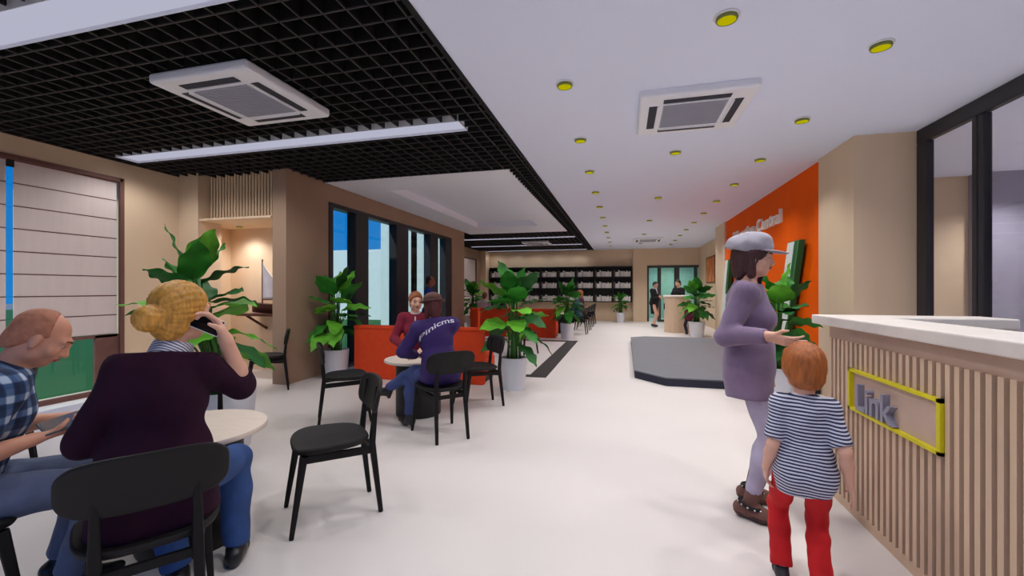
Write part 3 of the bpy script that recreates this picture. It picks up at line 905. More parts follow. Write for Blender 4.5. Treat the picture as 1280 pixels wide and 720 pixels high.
# ------------------------------------------------------------------ potted plants
POT = mat('pot_white', (222, 222, 228), 0.45, 0.02)
SOIL = mat('soil', (40, 32, 24), 0.95, 0.3, 30)
STEM = mat('stem_green', (70, 120, 46), 0.6, 0.2)
def leaf_mat(name, c1):
    return mat(name, c1, 0.6, 0.35, 5.0, bump=0.15, bscale=25, spec=0.25)
LEAFD = leaf_mat('leaf_dark', (34, 96, 36)); LEAFL = leaf_mat('leaf_light', (104, 178, 48)); LEAFM = leaf_mat('leaf_mid', (52, 130, 40))
def leaf_geo(mb, base, d, up, ln, wd, droop, twist=0.0, mi=0):
    """broad paddle leaf: base point, outward direction, length, width, droop"""
    d = Vector(d).normalized(); up = Vector(up)
    side = d.cross(up)
    if side.length < 0.05: side = d.cross(Vector((1, 0.3, 0)))
    side.normalize(); nrm = side.cross(d).normalized()
    R = Matrix.Rotation(twist, 3, d); side = R @ side; nrm = R @ nrm
    n = 12; vs = []; fs = []
    for i in range(n + 1):
        u = i / n
        w = wd * 0.5 * (math.sin(PI * min(1, u * 1.02) ** 0.72) ** 0.8 if 0 < u < 1 else 0.0)
        bend = -droop * u * u
        c = Vector(base) + d * (ln * (u - 0.12 * droop * u * u)) + Vector((0, 0, 1)) * (ln * bend * 0.6)
        wav = 0.02 * math.sin(u * 17 + wd * 40)
        for j, s in enumerate((-1, -0.55, 0, 0.55, 1)):
            fold = 0.22 * abs(s) * w - 0.30 * w * s * s * 0.5
            vs.append(c + side * (s * w) + nrm * (fold + (wav * abs(s) if abs(s) == 1 else 0)))
    for i in range(n):
        for j in range(4):
            a = i * 5 + j; fs.append((a, a + 1, a + 6, a + 5))
    mb.m(mi).add(vs, fs)
def plant(x, y, label, seed=1, sc=1.0, z0=0.0, leaves=None, pot_h=0.43, pot_r=0.19, lean=(0, 0), rz=0.0, clamp=None):
    p = thing('potted_plant', label, 'potted plant', (x, y, z0), rz, 'leafy plants in white pots')
    h, r = pot_h, pot_r
    MB().lathe([(0.0005, 0.0), (r * 0.82, 0.0), (r * 0.84, 0.05), (r * 0.86, 0.052), (r * 0.98, h * 0.8), (r, h - 0.01), (r * 0.99, h), (r * 0.93, h), (r * 0.90, h - 0.05), (0.0005, h - 0.05)], 40).build('pot', POT, p, smooth='auto')
    MB().lathe([(0.0005, h - 0.052), (r * 0.9, h - 0.052), (r * 0.9, h - 0.045), (0.0005, h - 0.035)], 24).build('soil', SOIL, p)
    rg = random.Random(seed); fo = MB(); stm = MB()
    if leaves is None:
        leaves = []
        n = 26
        for i in range(n):
            a = i * 2.399 + rg.uniform(-0.4, 0.4) + seed
            t = i / (n - 1)                       # 0 low, 1 top
            zb = h + (0.27 + 0.70 * t ** 0.9) * sc * 0.95 + rg.uniform(-0.07, 0.05)
            el = -0.30 + 1.45 * t ** 1.7 + rg.uniform(-0.2, 0.2)
            ro = (0.16 - 0.13 * t) * sc
            ln = (0.42 + rg.uniform(-0.08, 0.08)) * sc; wd = (0.30 + rg.uniform(-0.07, 0.05)) * sc
            leaves.append((a, ro, zb, el, ln, wd, rg.uniform(0.3, 0.9) * (1.1 - t), rg.uniform(-0.5, 0.5), rg.choice((0, 0, 2, 2, 1))))
    for (a, ro, zb, el, ln, wd, dr, tw, mi) in leaves:
        ca, sa = math.cos(a), math.sin(a)
        b = Vector((ca * ro + lean[0] * (zb - h), sa * ro + lean[1] * (zb - h), zb)); g = Vector((ca * 0.05 + rg.uniform(-.05, .05), sa * 0.05 + rg.uniform(-.05, .05), h - 0.05))
        d = Vector((ca * math.cos(el), sa * math.cos(el), math.sin(el)))
        mid = g.lerp(b, 0.55) - Vector((ca, sa, 0)) * ro * 0.28
        stm.tube([g, g.lerp(mid, 0.5), mid, b.lerp(mid, 0.4) - Vector((ca, sa, 0)) * ro * 0.05, b, b + d * ln * 0.3 - Vector((0, 0, 0.006))], [0.011, 0.010, 0.009, 0.008, 0.007, 0.002], 6)
        leaf_geo(fo, b, d, (0, 0, 1), ln, wd, dr, tw, mi)
    if clamp is not None:                      # leaves bend along the wall instead of passing through it
        for mb in (fo, stm):
            mb.v = [(max(q[0], clamp + 0.004 * (i % 5)), q[1], q[2]) for i, q in enumerate(mb.v)]
    stm.build('stems', STEM, p, smooth=True)
    f = fo.build('foliage', [LEAFD, LEAFL, LEAFM], p, smooth=True)
    md = f.modifiers.new('sub', 'SUBSURF'); md.levels = 1; md.render_levels = 1
    return p
plant(-3.33, 2.93, 'very large leafy plant behind the blond woman, its pot behind the near table', 3, 1.08, pot_h=0.50, pot_r=0.26, lean=(-0.26, -0.07))
plant(-4.27, 5.70, 'potted plant in front of the tall windows, left of the orange booth', 11, 1.0, clamp=-0.28)
plant(-1.44, 5.64, 'large potted plant standing at the right end of the first booth', 31, 1.02, pot_r=0.18)
plant(-4.72, 13.1, 'potted plant behind the first booth beside the far end of the window wall', 8, 1.0)
plant(-1.47, 11.62, 'potted plant at the right end of the red booth', 9, 1.0)
plant(-0.10, 18.0, 'small potted plant against the back wall under the book shelves', 12, 0.72, pot_h=0.40, pot_r=0.17)
plant(2.02, 13.1, 'potted plant beside the rounded welcome desk', 14, 1.0, pot_r=0.22)
plant(1.78, 5.74, 'potted plant between the hat woman and the counter, before the orange wall', 21, 0.95)
# ------------------------------------------------------------------ smooth figures from implicit surfaces
def V3(*a):
    return np.array(a if len(a) == 3 else a[0], dtype=float)
def nz_(v):
    v = np.asarray(v, float); return v / (np.linalg.norm(v) + 1e-12)
def RX(a):
    c, s = math.cos(a), math.sin(a); return np.array([[1, 0, 0], [0, c, -s], [0, s, c]])
def RY(a):
    c, s = math.cos(a), math.sin(a); return np.array([[c, 0, s], [0, 1, 0], [-s, 0, c]])
def RZ(a):
    c, s = math.cos(a), math.sin(a); return np.array([[c, -s, 0], [s, c, 0], [0, 0, 1]])
D2R = PI / 180
def smin(a, b, k):
    h = np.clip(0.5 + 0.5 * (b - a) / k, 0, 1)
    return b * (1 - h) + a * h - k * h * (1 - h)

class Sdf:
    def __init__(self, k=0.03):
        self.groups = [([], k)]; self.K = k; self.cuts = []; self.noise = None; self.sub = []
    def group(self, k):
        self.groups.append(([], k)); return self
    def cone(self, a, b, ra, rb, flat=None):
        """round cone a->b; flat='b' cuts it square at b, 'a' at a"""
        self.groups[-1][0].append(('c', V3(a), V3(b), ra, rb, flat)); return self
    def ell(self, c, r, R=None):
        self.groups[-1][0].append(('e', V3(c), V3(r), np.eye(3) if R is None else R)); return self
    def cut(self, p, n):
        self.cuts.append((V3(p), nz_(n))); return self
    def ev(self, P):
        out = None
        for prims, k in self.groups:
            d = None
            for q in prims:
                if q[0] == 'c':
                    _, a, b, ra, rb, fl = q
                    ab = b - a; L2 = ab @ ab + 1e-12
                    t = ((P - a) @ ab) / L2
                    tc = np.clip(t, 0, 1)
                    e = np.linalg.norm(P - a - tc[:, None] * ab, axis=1) - (ra + (rb - ra) * tc)
                    L = math.sqrt(L2)
                    if fl and 'b' in fl: e = np.maximum(e, (t - 1) * L)
                    if fl and 'a' in fl: e = np.maximum(e, -t * L)
                else:
                    _, c, r, R = q
                    X = (P - c) @ R
                    k0 = np.linalg.norm(X / r, axis=1); k1 = np.linalg.norm(X / (r * r), axis=1) + 1e-9
                    e = k0 * (k0 - 1) / k1
                    e = np.where(k0 < 1e-3, -min(r), e)
                d = e if d is None else smin(d, e, k)
            if d is None: continue
            out = d if out is None else smin(out, d, min(k, self.K))
        if self.noise is not None:
            out = out + self.noise(P)
        for p, n in self.cuts:
            out = np.maximum(out, (P - p) @ n)
        for s in self.sub:
            out = np.maximum(out, -s.ev(P))
        return out
    def bounds(self):
        lo = np.full(3, 1e9); hi = -lo
        for prims, _ in self.groups:
            for q in prims:
                if q[0] == 'c':
                    for p, r in ((q[1], q[3]), (q[2], q[4])):
                        lo = np.minimum(lo, p - r); hi = np.maximum(hi, p + r)
                else:
                    e = np.sqrt(((q[3] * q[2]) ** 2).sum(1)); lo = np.minimum(lo, q[1] - e); hi = np.maximum(hi, q[1] + e)
        return lo, hi

def polygonize(sdf, h):
    lo, hi = sdf.bounds(); pad = 0.02 + 2 * h; lo = lo - pad; hi = hi + pad
    s = 4
    nc = np.ceil((hi - lo) / (h * s)).astype(int) + 1
    n = nc * s + 1
    cx = [lo[i] + h * s * np.arange(nc[i] + 1) for i in range(3)]
    G = np.stack(np.meshgrid(*cx, indexing='ij'), -1).reshape(-1, 3)
    dc = sdf.ev(G).reshape(nc + 1)
    mn = np.full(nc, 1e9)
    for i in (0, 1):
        for j in (0, 1):
            for k in (0, 1):
                mn = np.minimum(mn, np.abs(dc[i:i + nc[0], j:j + nc[1], k:k + nc[2]]))
    act = mn < s * h * 1.9
    D = np.repeat(np.repeat(np.repeat(dc[:-1, :-1, :-1], s, 0), s, 1), s, 2)
    D = np.pad(D, ((0, 1), (0, 1), (0, 1)), mode='edge')
    m = np.zeros(n, bool)
    am = np.repeat(np.repeat(np.repeat(act, s, 0), s, 1), s, 2)
    for i in (0, 1):
        for j in (0, 1):
            for k in (0, 1):
                m[i:i + am.shape[0], j:j + am.shape[1], k:k + am.shape[2]] |= am
    idx = np.argwhere(m)
    D[m] = sdf.ev(lo + idx * h)
    ins = D < 0
    cnt = np.zeros(n - 1, np.int8)
    for i in (0, 1):
        for j in (0, 1):
            for k in (0, 1):
                cnt += ins[i:n[0] - 1 + i, j:n[1] - 1 + j, k:n[2] - 1 + k]
    ac = np.argwhere((cnt > 0) & (cnt < 8))
    cid = np.full(n - 1, -1, np.int64); cid[tuple(ac.T)] = np.arange(len(ac))
    corner = np.array([(i, j, k) for i in (0, 1) for j in (0, 1) for k in (0, 1)])
    vals = np.stack([D[tuple((ac + c).T)] for c in corner], 1)
    acc = np.zeros((len(ac), 3)); num = np.zeros(len(ac))
    for a in range(8):
        for b in range(a + 1, 8):
            if np.abs(corner[a] - corner[b]).sum() != 1: continue
            va, vb = vals[:, a], vals[:, b]
            cr = (va < 0) != (vb < 0)
            t = np.where(cr, va / np.where(cr, va - vb, 1), 0)
            acc += np.where(cr[:, None], corner[a] + t[:, None] * (corner[b] - corner[a]), 0); num += cr
    verts = lo + (ac + acc / num[:, None]) * h
    faces = []
    for ax in range(3):
        o1, o2 = (ax + 1) % 3, (ax + 2) % 3
        sl0 = [slice(1, -1)] * 3; sl0[ax] = slice(0, -1); sl1 = [slice(1, -1)] * 3; sl1[ax] = slice(1, None)
        A = ins[tuple(sl0)]; B = ins[tuple(sl1)]
        e = np.argwhere(A != B)
        if not len(e): continue
        fl = A[tuple(e.T)]
        base = e + np.array([0 if i == ax else 1 for i in range(3)])
        def cell(d1, d2):
            c = base.copy(); c[:, o1] -= d1; c[:, o2] -= d2
            return cid[tuple(c.T)]
        q = np.stack([cell(1, 1), cell(0, 1), cell(0, 0), cell(1, 0)], 1)
        q[~fl] = q[~fl][:, ::-1]
        faces.append(q)
    return verts, np.concatenate(faces)

def sdf_mesh(name, sdf, h, m, parent=None, scale=1.0, relax=1):
    v, f = polygonize(sdf, h)
    for _ in range(relax):            # light smoothing of the grid steps
        acc = np.zeros_like(v); c = np.zeros(len(v))
        for a, b in ((0, 1), (1, 2), (2, 3), (3, 0)):
            np.add.at(acc, f[:, a], v[f[:, b]]); np.add.at(c, f[:, a], 1)
            np.add.at(acc, f[:, b], v[f[:, a]]); np.add.at(c, f[:, b], 1)
        v = v * 0.5 + 0.5 * acc / c[:, None]
    me = bpy.data.meshes.new(name)
    me.from_pydata((v * scale).tolist(), [], f.tolist())
    me.materials.append(m); me.update()
    me.polygons.foreach_set('use_smooth', [True] * len(me.polygons))
    o = bpy.data.objects.new(name, me); COL.objects.link(o)
    if parent is not None: o.parent = parent
    return o

# ------------------------------------------------------------------ skeleton
def ik(a, c, l1, l2, pole):
    a = V3(a); c = V3(c); d = c - a; L = np.linalg.norm(d); u = d / (L + 1e-9)
    L = min(L, (l1 + l2) * 0.998)
    x = (l1 * l1 - l2 * l2 + L * L) / (2 * L); hgt = math.sqrt(max(l1 * l1 - x * x, 0))
    p = V3(pole) - u * (V3(pole) @ u); p = nz_(p)
    return a + u * x + p * hgt, a + u * L

class Fig: pass
def skeleton(pelvis=(0, 0, 0.93), lean=0, side=0, twist=0, hyaw=0, hpitch=0, hroll=0, hs=1.0, female=False,
             rh=(0.22, 0.02, 0.80), lh=(-0.22, 0.02, 0.80), rpole=(0.3, -1, -0.1), lpole=(-0.3, -1, -0.1),
             rd=(0, 0.1, -1), ld=(0, 0.1, -1), rn=(-1, 0, 0), ln=(1, 0, 0), rcurl=0.3, lcurl=0.3, thumb=0.5,
             ra=(0.10, 0, 0.08), la=(-0.10, 0, 0.08), rkp=(0.1, 1, 0.2), lkp=(-0.1, 1, 0.2), rf=(0.15, 1, 0), lf=(-0.15, 1, 0), sw=None, spine=0.50, hoff=0.0):
    J = Fig(); J.hs = hs; J.female = female
    R = RZ(twist * D2R) @ RY(side * D2R) @ RX(-lean * D2R); J.R = R
    J.pel = V3(pelvis); J.neck = J.pel + R @ V3(0, 0, spine); J.spine = spine
    sw = sw or (0.158 if female else 0.178)
    J.sr = J.neck + R @ V3(sw, -0.01, -0.055); J.sl = J.neck + R @ V3(-sw, -0.01, -0.055)
    J.Rh = RZ(hyaw * D2R) @ RX(-hpitch * D2R) @ RY(hroll * D2R)
    J.hb = J.neck + R @ V3(0, 0.012, 0.06)
    J.hb = J.hb + R @ V3(hoff, 0, 0)
    J.head = J.hb + J.Rh @ V3(0, 0.02, 0.105 * hs)
    J.er, J.wr = ik(J.sr, rh, 0.285, 0.25, rpole); J.el, J.wl = ik(J.sl, lh, 0.285, 0.25, lpole)
    J.hd = {1: (J.wr, nz_(rd), V3(rn), rcurl), -1: (J.wl, nz_(ld), V3(ln), lcurl)}; J.thumb = thumb
    Rp = RZ(twist * 0.3 * D2R)
    J.hr = J.pel + Rp @ V3(0.088, 0, -0.02); J.hl = J.pel + Rp @ V3(-0.088, 0, -0.02)
    J.kr, J.ar = ik(J.hr, ra, 0.43, 0.42, rkp); J.kl, J.al = ik(J.hl, la, 0.43, 0.42, lkp)
    J.fr, J.fl = nz_(rf), nz_(lf)
    return J

def hand_prims(s, J, side):
    W, d, n, curl = J.hd[side]
    n = nz_(n - d * (n @ d)); t = np.cross(d, n) * side
    s.group(0.012)
    off = (0.027, 0.009, -0.010, -0.027)
    for o in off:
        s.cone(W + t * o * 0.55 - d * 0.01, W + d * 0.084 + t * o, 0.017, 0.0115)
    s.cone(W + t * 0.014 + d * 0.01, W + t * 0.032 + d * 0.045 + n * 0.008, 0.017, 0.013)
    cl = curl if hasattr(curl, '__len__') else (curl,) * 4
    for i, o in enumerate(off):
        s.group(0.004)
        K = W + d * 0.084 + t * o
        a = 0.25 + 0.0
        for L, rr, r2, kk in (((0.042, 0.047, 0.043, 0.034)[i], 0.0098, 0.0092, 0.75), ((0.026, 0.030, 0.027, 0.021)[i], 0.0090, 0.0084, 1.75), ((0.021, 0.023, 0.022, 0.018)[i], 0.0083, 0.0070, 2.5)):
            th = cl[i] * kk
            dr = nz_(d * math.cos(th) + n * math.sin(th) + t * o * 3.0)
            K2 = K + dr * L
            s.cone(K, K2, rr, r2); K = K2
    s.group(0.005)
    b = W + t * 0.032 + d * 0.045 + n * 0.008
    m = b + nz_(t * 0.7 + d * 0.6 + n * (0.2 + 0.5 * J.thumb)) * 0.036
    e = m + nz_(t * 0.15 + d * 0.8 + n * (0.2 + 0.8 * J.thumb)) * 0.028
    s.cone(b, m, 0.0125, 0.0105); s.cone(m, e, 0.0100, 0.0080)

def torso_prims(s, J, g=0.0, chest=True):
    """g inflates; used by the body and by the garments"""
    R = J.R; P = J.pel; f = J.female; sp = J.spine / 0.5
    at = lambda x, y, z: P + R @ V3(x, y, z * sp)
    s.ell(at(0, -0.012, 0.00), (0.158 + g, 0.112 + g, 0.115 + g), R)
    s.ell(at(0, 0.000, 0.15), (0.128 + g - 0.012 * f, 0.094 + g, 0.15 + g), R)
    s.ell(at(0, 0.004, 0.31), (0.150 + g - 0.012 * f, 0.104 + g, 0.165 + g), R)
    s.cone(J.sr, J.sl, 0.056 + g, 0.056 + g)
    s.cone(at(0, -0.01, 0.40), J.neck - R @ V3(0, 0, 0.02), 0.085 + g, 0.058 + g)
    for x in (1, -1):
        s.ell(at(0.075 * x, -0.055, -0.03), (0.082 + g, 0.075 + g, 0.09 + g), R)
        if f: s.ell(at(0.068 * x, 0.078, 0.285), (0.058 + g, 0.052 + g, 0.058 + g), R)
        else: s.ell(at(0.07 * x, 0.055, 0.33), (0.075 + g, 0.05 + g, 0.06 + g), R)

def head_prims(s, J):
    h = J.hs; H_ = lambda x, y, z: J.head + J.Rh @ V3(x * h, y * h, z * h)
    R = J.Rh
    s.group(0.025)
    s.cone(J.neck - J.R @ V3(0, 0.0, 0.03), H_(0, -0.022, -0.05), 0.056 if not J.female else 0.049, 0.053 * h if not J.female else 0.046 * h)
    s.group(0.022)
    s.ell(H_(0, -0.018, 0.028), (0.073 * h, 0.094 * h, 0.086 * h), R)
    s.ell(H_(0, 0.022, -0.028), (0.058 * h, 0.066 * h, 0.082 * h), R)
    s.ell(H_(0, 0.048, -0.088), (0.030 * h, 0.032 * h, 0.026 * h), R)
    for x in (1, -1):
        s.ell(H_(0.040 * x, 0.052, -0.030), (0.024 * h, 0.028 * h, 0.024 * h), R)
        s.ell(H_(0.046 * x, 0.005, -0.070), (0.020 * h, 0.035 * h, 0.026 * h), R)
        s.cone(H_(0.010 * x, 0.083, 0.022), H_(0.042 * x, 0.068, 0.022), 0.012 * h, 0.010 * h)
    s.group(0.010)
    s.cone(H_(0, 0.086, 0.010), H_(0, 0.106, -0.032), 0.009 * h, 0.0125 * h)
    for x in (1, -1):
        s.ell(H_(0.011 * x, 0.094, -0.036), (0.009 * h, 0.011 * h, 0.008 * h), R)
    s.ell(H_(0, 0.080, -0.060), (0.026 * h, 0.016 * h, 0.014 * h), R)
    s.group(0.008)
    for x in (1, -1):
        Re = R @ RZ(-0.35 * x)
        s.ell(H_(0.074 * x, -0.008, -0.012), (0.010 * h, 0.020 * h, 0.031 * h), Re)
        s.ell(H_(0.076 * x, -0.002, -0.035), (0.007 * h, 0.010 * h, 0.012 * h), Re)

def body_sdf(J, feet=True):
    s = Sdf(0.03)
    s.groups[0] = ([], 0.045)
    torso_prims(s, J, -0.006)
    for sh, e, w in ((J.sr, J.er, J.wr), (J.sl, J.el, J.wl)):
        s.group(0.02)
        s.cone(sh, e, 0.048, 0.037)
        s.cone(e, e + (w - e) * 0.35, 0.038, 0.040); s.cone(e + (w - e) * 0.35, w, 0.040, 0.026)
    for h_, k, a, f in ((J.hr, J.kr, J.ar, J.fr), (J.hl, J.kl, J.al, J.fl)):
        s.group(0.03)
        s.cone(h_, k, 0.078, 0.052); s.cone(k, k + (a - k) * 0.35, 0.050, 0.053); s.cone(k + (a - k) * 0.35, a, 0.053, 0.034)
        if feet:
            s.group(0.02)
            z = V3(0, 0, 0.045)
            s.cone(a - z * 0.6 - f * 0.03, a - z * 0.9 + f * 0.11, 0.032, 0.026)
    head_prims(s, J)
    hand_prims(s, J, 1); hand_prims(s, J, -1)
    return s

EYEW = mat('eye_white', (190, 178, 170), 0.4); EYED = mat('eye_dark', (36, 26, 22), 0.3)
def face_details(root, J, S, brow, lips=(168, 92, 84)):
    h = J.hs; H_ = lambda x, y, z: (J.head + J.Rh @ V3(x * h, y * h, z * h)) * S
    for x in (1, -1):
        m = MB(); M = Matrix.Translation(Vector(H_(0.031 * x, 0.0725, 0.002))) @ Matrix([list(r) + [0] for r in J.Rh] + [[0, 0, 0, 1]])
        n = 10; prof = [(0.0108 * h * S * math.sin(PI * i / n) + 1e-5, -0.0108 * h * S * math.cos(PI * i / n)) for i in range(n + 1)]
        m.lathe(prof, 14, M=M @ Matrix.Rotation(-PI / 2, 4, 'X'))
        m.m(1).lathe([(1e-5, 0.0090 * h * S), (0.0062 * h * S, 0.0088 * h * S), (0.0058 * h * S, 0.0106 * h * S), (1e-5, 0.0114 * h * S)], 12, M=M @ Matrix.Rotation(-PI / 2, 4, 'X'))
        m.build('eye', [EYEW, EYED], root, smooth=True)
        b = MB(); b.tube([H_(0.014 * x, 0.0945, 0.026), H_(0.030 * x, 0.091, 0.033), H_(0.046 * x, 0.078, 0.028)], [0.0035 * h * S, 0.0045 * h * S, 0.002 * h * S], 6)
        b.build('eyebrow', brow, root, smooth=True)
    s = Sdf(0.004); s.cone(H_(-0.020, 0.088, -0.060), H_(0, 0.0955, -0.057), 0.004 * h * S, 0.006 * h * S); s.cone(H_(0, 0.0955, -0.057), H_(0.020, 0.088, -0.060), 0.006 * h * S, 0.004 * h * S)
    s.cone(H_(-0.014, 0.089, -0.066), H_(0.014, 0.089, -0.066), 0.006 * h * S, 0.006 * h * S)
    sdf_mesh('lips', s, 0.003 * S, mat('lips_%d' % lips[0], lips, 0.45), root)

def folds(amp, seed=0, sc=1.0):
    def f(P):
        x, y, z = P[:, 0] * sc, P[:, 1] * sc, P[:, 2] * sc
        return amp * (np.sin(23 * z + 11 * x + 4 * np.sin(9 * y + seed) + seed) * 0.5 + np.sin(31 * x - 17 * z + 13 * y + 2 * seed) * 0.3 + np.sin(47 * z + 29 * y + seed) * 0.2)
    return f

def person(label, loc, facing, S, J, skin, h=0.012, hseg=True, cat='person', group=None):
    b = sdf_mesh('person', body_sdf(J), h, skin, None, S)
    b.location = loc; b.rotation_euler = (0, 0, face_rot(*facing))
    tag(b, label, cat, group)
    return b

# garments --------------------------------------------------------
def g_top(root, J, S, m, name='shirt', g=0.014, sleeve=1.0, sl_g=0.014, hem=-0.05, h=0.012, amp=0.004, collar=0.0, skirt=None, neck=0.02, seed=0, cuffs=None):
    s = Sdf(0.03); s.groups[0] = ([], 0.05)
    torso_prims(s, J, g)
    if skirt:                              # skirt: (length below pelvis, hip r, hem r, spread)
        L, r0, r1, spd = skirt[:4]; fw = skirt[4] if len(skirt) > 4 else 0.0
        for x in (1, -1):
            s.cone(J.pel + V3(x * 0.055, -0.01, 0.10), J.pel + V3(x * spd, fw, -L), r0, r1, 'b')
    for sh, e, w in ((J.sr, J.er, J.wr), (J.sl, J.el, J.wl)):
        s.group(0.025)
        if sleeve <= 0.5:
            t = sleeve * 2
            s.cone(sh, sh + (e - sh) * t, 0.052 + sl_g, 0.050 + sl_g, 'b')
        else:
            t = (sleeve - 0.5) * 2
            s.cone(sh, e, 0.050 + sl_g, 0.040 + sl_g)
            s.cone(e, e + (w - e) * t, 0.043 + sl_g, (0.044 - 0.012 * t) + sl_g * (0.9 if t < 0.9 else 0.7), 'b')
    if collar:
        s.group(0.008)
        s.cone(J.neck - J.R @ V3(0, 0.0, 0.04), J.neck + J.R @ V3(0, 0.006, collar), 0.074, 0.062, 'b')
    s.cut(J.neck + J.R @ V3(0, 0, max(neck, collar)), J.R @ V3(0, 0.25, 1))
    if hem is not None:
        s.cut(J.pel + V3(0, 0, hem), V3(0, 0, -1))
    if amp: s.noise = folds(amp, seed)
    return sdf_mesh(name, s, h, m, root, S)

def g_trousers(root, J, S, m, g=0.012, h=0.012, end=0.97, flare=0.0, amp=0.004, seed=1, waist=0.08, name='trousers'):
    s = Sdf(0.035); s.groups[0] = ([], 0.04)
    R = J.R
    s.ell(J.pel + V3(0, -0.012, 0.0), (0.158 + g, 0.114 + g, 0.115 + g), RZ(0))
    for x in (1, -1):
        s.ell(J.pel + V3(0.075 * x, -0.05, -0.03), (0.084 + g, 0.076 + g, 0.09 + g))
    for h_, k, a in ((J.hr, J.kr, J.ar), (J.hl, J.kl, J.al)):
        s.group(0.03)
        s.cone(h_, k, 0.084 + g, 0.056 + g); s.cone(k, k + (a - k) * 0.35, 0.054 + g, 0.056 + g)
        s.cone(k + (a - k) * 0.35, k + (a - k) * end, 0.056 + g, 0.042 + g + flare, 'b')
    s.cut(J.pel + V3(0, 0, waist), (0, 0, 1))
    if amp: s.noise = folds(amp, seed, 1.2)
    return sdf_mesh(name, s, h, m, root, S)

def g_shoes(root, J, S, m, h=0.010, boot=0.0, heel=0.0, sole=None, name='shoe', ground=True):
    out = []
    for a, f, k in ((J.ar, J.fr, J.kr), (J.al, J.fl, J.kl)):
        s = Sdf(0.025)
        side = nz_(np.cross(f, V3(0, 0, 1)))
        b = a - V3(0, 0, 0.078 - 0.036 - heel)
        tz = V3(0, 0, -heel * 0.8)
        s.cone(b - f * 0.045, b + f * 0.07 + tz, 0.040, 0.042); s.cone(b + f * 0.07 + tz, b + f * 0.165 + tz, 0.042, 0.024)
        s.cone(b, a + (k - a) * (0.05 + boot), 0.040, 0.046, 'b')
        if heel:
            s.cone(b - f * 0.05, b - f * 0.055 - V3(0, 0, 0.036 + heel), 0.026, 0.016, 'b')
        if ground: s.cut((0, 0, 0.002), (0, 0, -1))
        o = sdf_mesh(name, s, h, m, root, S); out.append(o)
        if sole is not None:
            s2 = Sdf(0.02)
            s2.cone(b - f * 0.048, b + f * 0.07 + tz, 0.044, 0.046); s2.cone(b + f * 0.07 + tz, b + f * 0.168 + tz, 0.046, 0.028)
            s2.cut(b - V3(0, 0, 0.012), (0, 0, 1))
            if ground: s2.cut((0, 0, 0.0), (0, 0, -1))
            sdf_mesh('sole', s2, h, sole, o, S)
    return out

def g_hair(root, J, S, m, style='short', h=0.008, grooves=0.0025):
    hs = J.hs; H_ = lambda x, y, z: J.head + J.Rh @ V3(x * hs, y * hs, z * hs); R = J.Rh
    s = Sdf(0.02)
    if style in ('short', 'bob', 'boy', 'long', 'bun', 'thin'):
        t = {'short': 0.010, 'thin': 0.004, 'boy': 0.020, 'bob': 0.016, 'long': 0.014, 'bun': 0.014}[style]
        s.ell(H_(0, -0.022, 0.032), ((0.074 + t) * hs, (0.094 + t) * hs, (0.086 + t) * hs), R)
        s.ell(H_(0, -0.055, -0.03), ((0.060 + t) * hs, (0.055 + t) * hs, (0.070 + t) * hs), R)
    if style == 'boy':
        s.ell(H_(0, -0.020, 0.00), (0.092 * hs, 0.105 * hs, 0.090 * hs), R)
        s.ell(H_(0, 0.05, 0.075), (0.070 * hs, 0.05 * hs, 0.035 * hs), R)
    if style in ('bob', 'long'):
        for x in (1, -1):
            s.cone(H_(0.070 * x, -0.02, 0.02), H_(0.072 * x, -0.01, -0.11), 0.026 * hs, 0.024 * hs)
        s.cone(H_(0, -0.07, 0.0), H_(0, -0.065, -0.10), 0.06 * hs, 0.05 * hs)
    if style == 'long':
        s.cone(H_(-0.060, 0.03, -0.09), H_(-0.060, 0.115, -0.24), 0.034 * hs, 0.036 * hs)
        s.cone(H_(-0.060, 0.115, -0.24), H_(-0.070, 0.150, -0.40), 0.036 * hs, 0.022 * hs)
    if style == 'bun':
        s.ell(H_(0, -0.09, -0.01), (0.06 * hs, 0.05 * hs, 0.055 * hs), R)
        s.ell(H_(-0.0, -0.145, -0.012), (0.050 * hs, 0.044 * hs, 0.050 * hs), R)
    if style in ('short', 'thin'):
        s.cut(H_(0, 0.062, 0.062), R @ V3(0, 0.75, -0.66) if style == 'short' else R @ V3(0, 0.80, 0.60) * 0 + R @ V3(0, 0.75, -0.66))
        if style == 'thin': s.cut(H_(0, 0.030, 0.0), R @ V3(0, 1, 0.35))
        s.cut(H_(0, 0.0, -0.058), R @ V3(0, 0.35, -1))
    elif style == 'boy':
        s.cut(H_(0, 0.045, -0.01), R @ V3(0, 0.9, -0.6)); s.cut(H_(0, 0, -0.088), R @ V3(0, 0.15, -1))
    else:
        s.cut(H_(0, 0.052, 0.045), R @ V3(0, 0.80, -0.60)) if style == 'bun' else s.cut(H_(0, 0.085, 0.0), R @ V3(0, 1, -0.2))
    Ri = R
    c0 = J.head
    def nf(P):
        X = (P - c0) @ Ri / hs
        an = np.arctan2(X[:, 0], X[:, 1] + (0.02 if style != 'bun' else 0.10))
        if style == 'bun':
            an = np.arctan2(X[:, 0], X[:, 2] - 0.0 * X[:, 1])
            return grooves * (np.sin(an * 26 + 8 * X[:, 1]) + 0.5 * np.sin(an * 51))
        return grooves * (np.sin(an * 22 + 14 * X[:, 2]) + 0.6 * np.sin(an * 47 - 20 * X[:, 2]))
    s.noise = nf
    return sdf_mesh('hair', s, h, m, root, S)

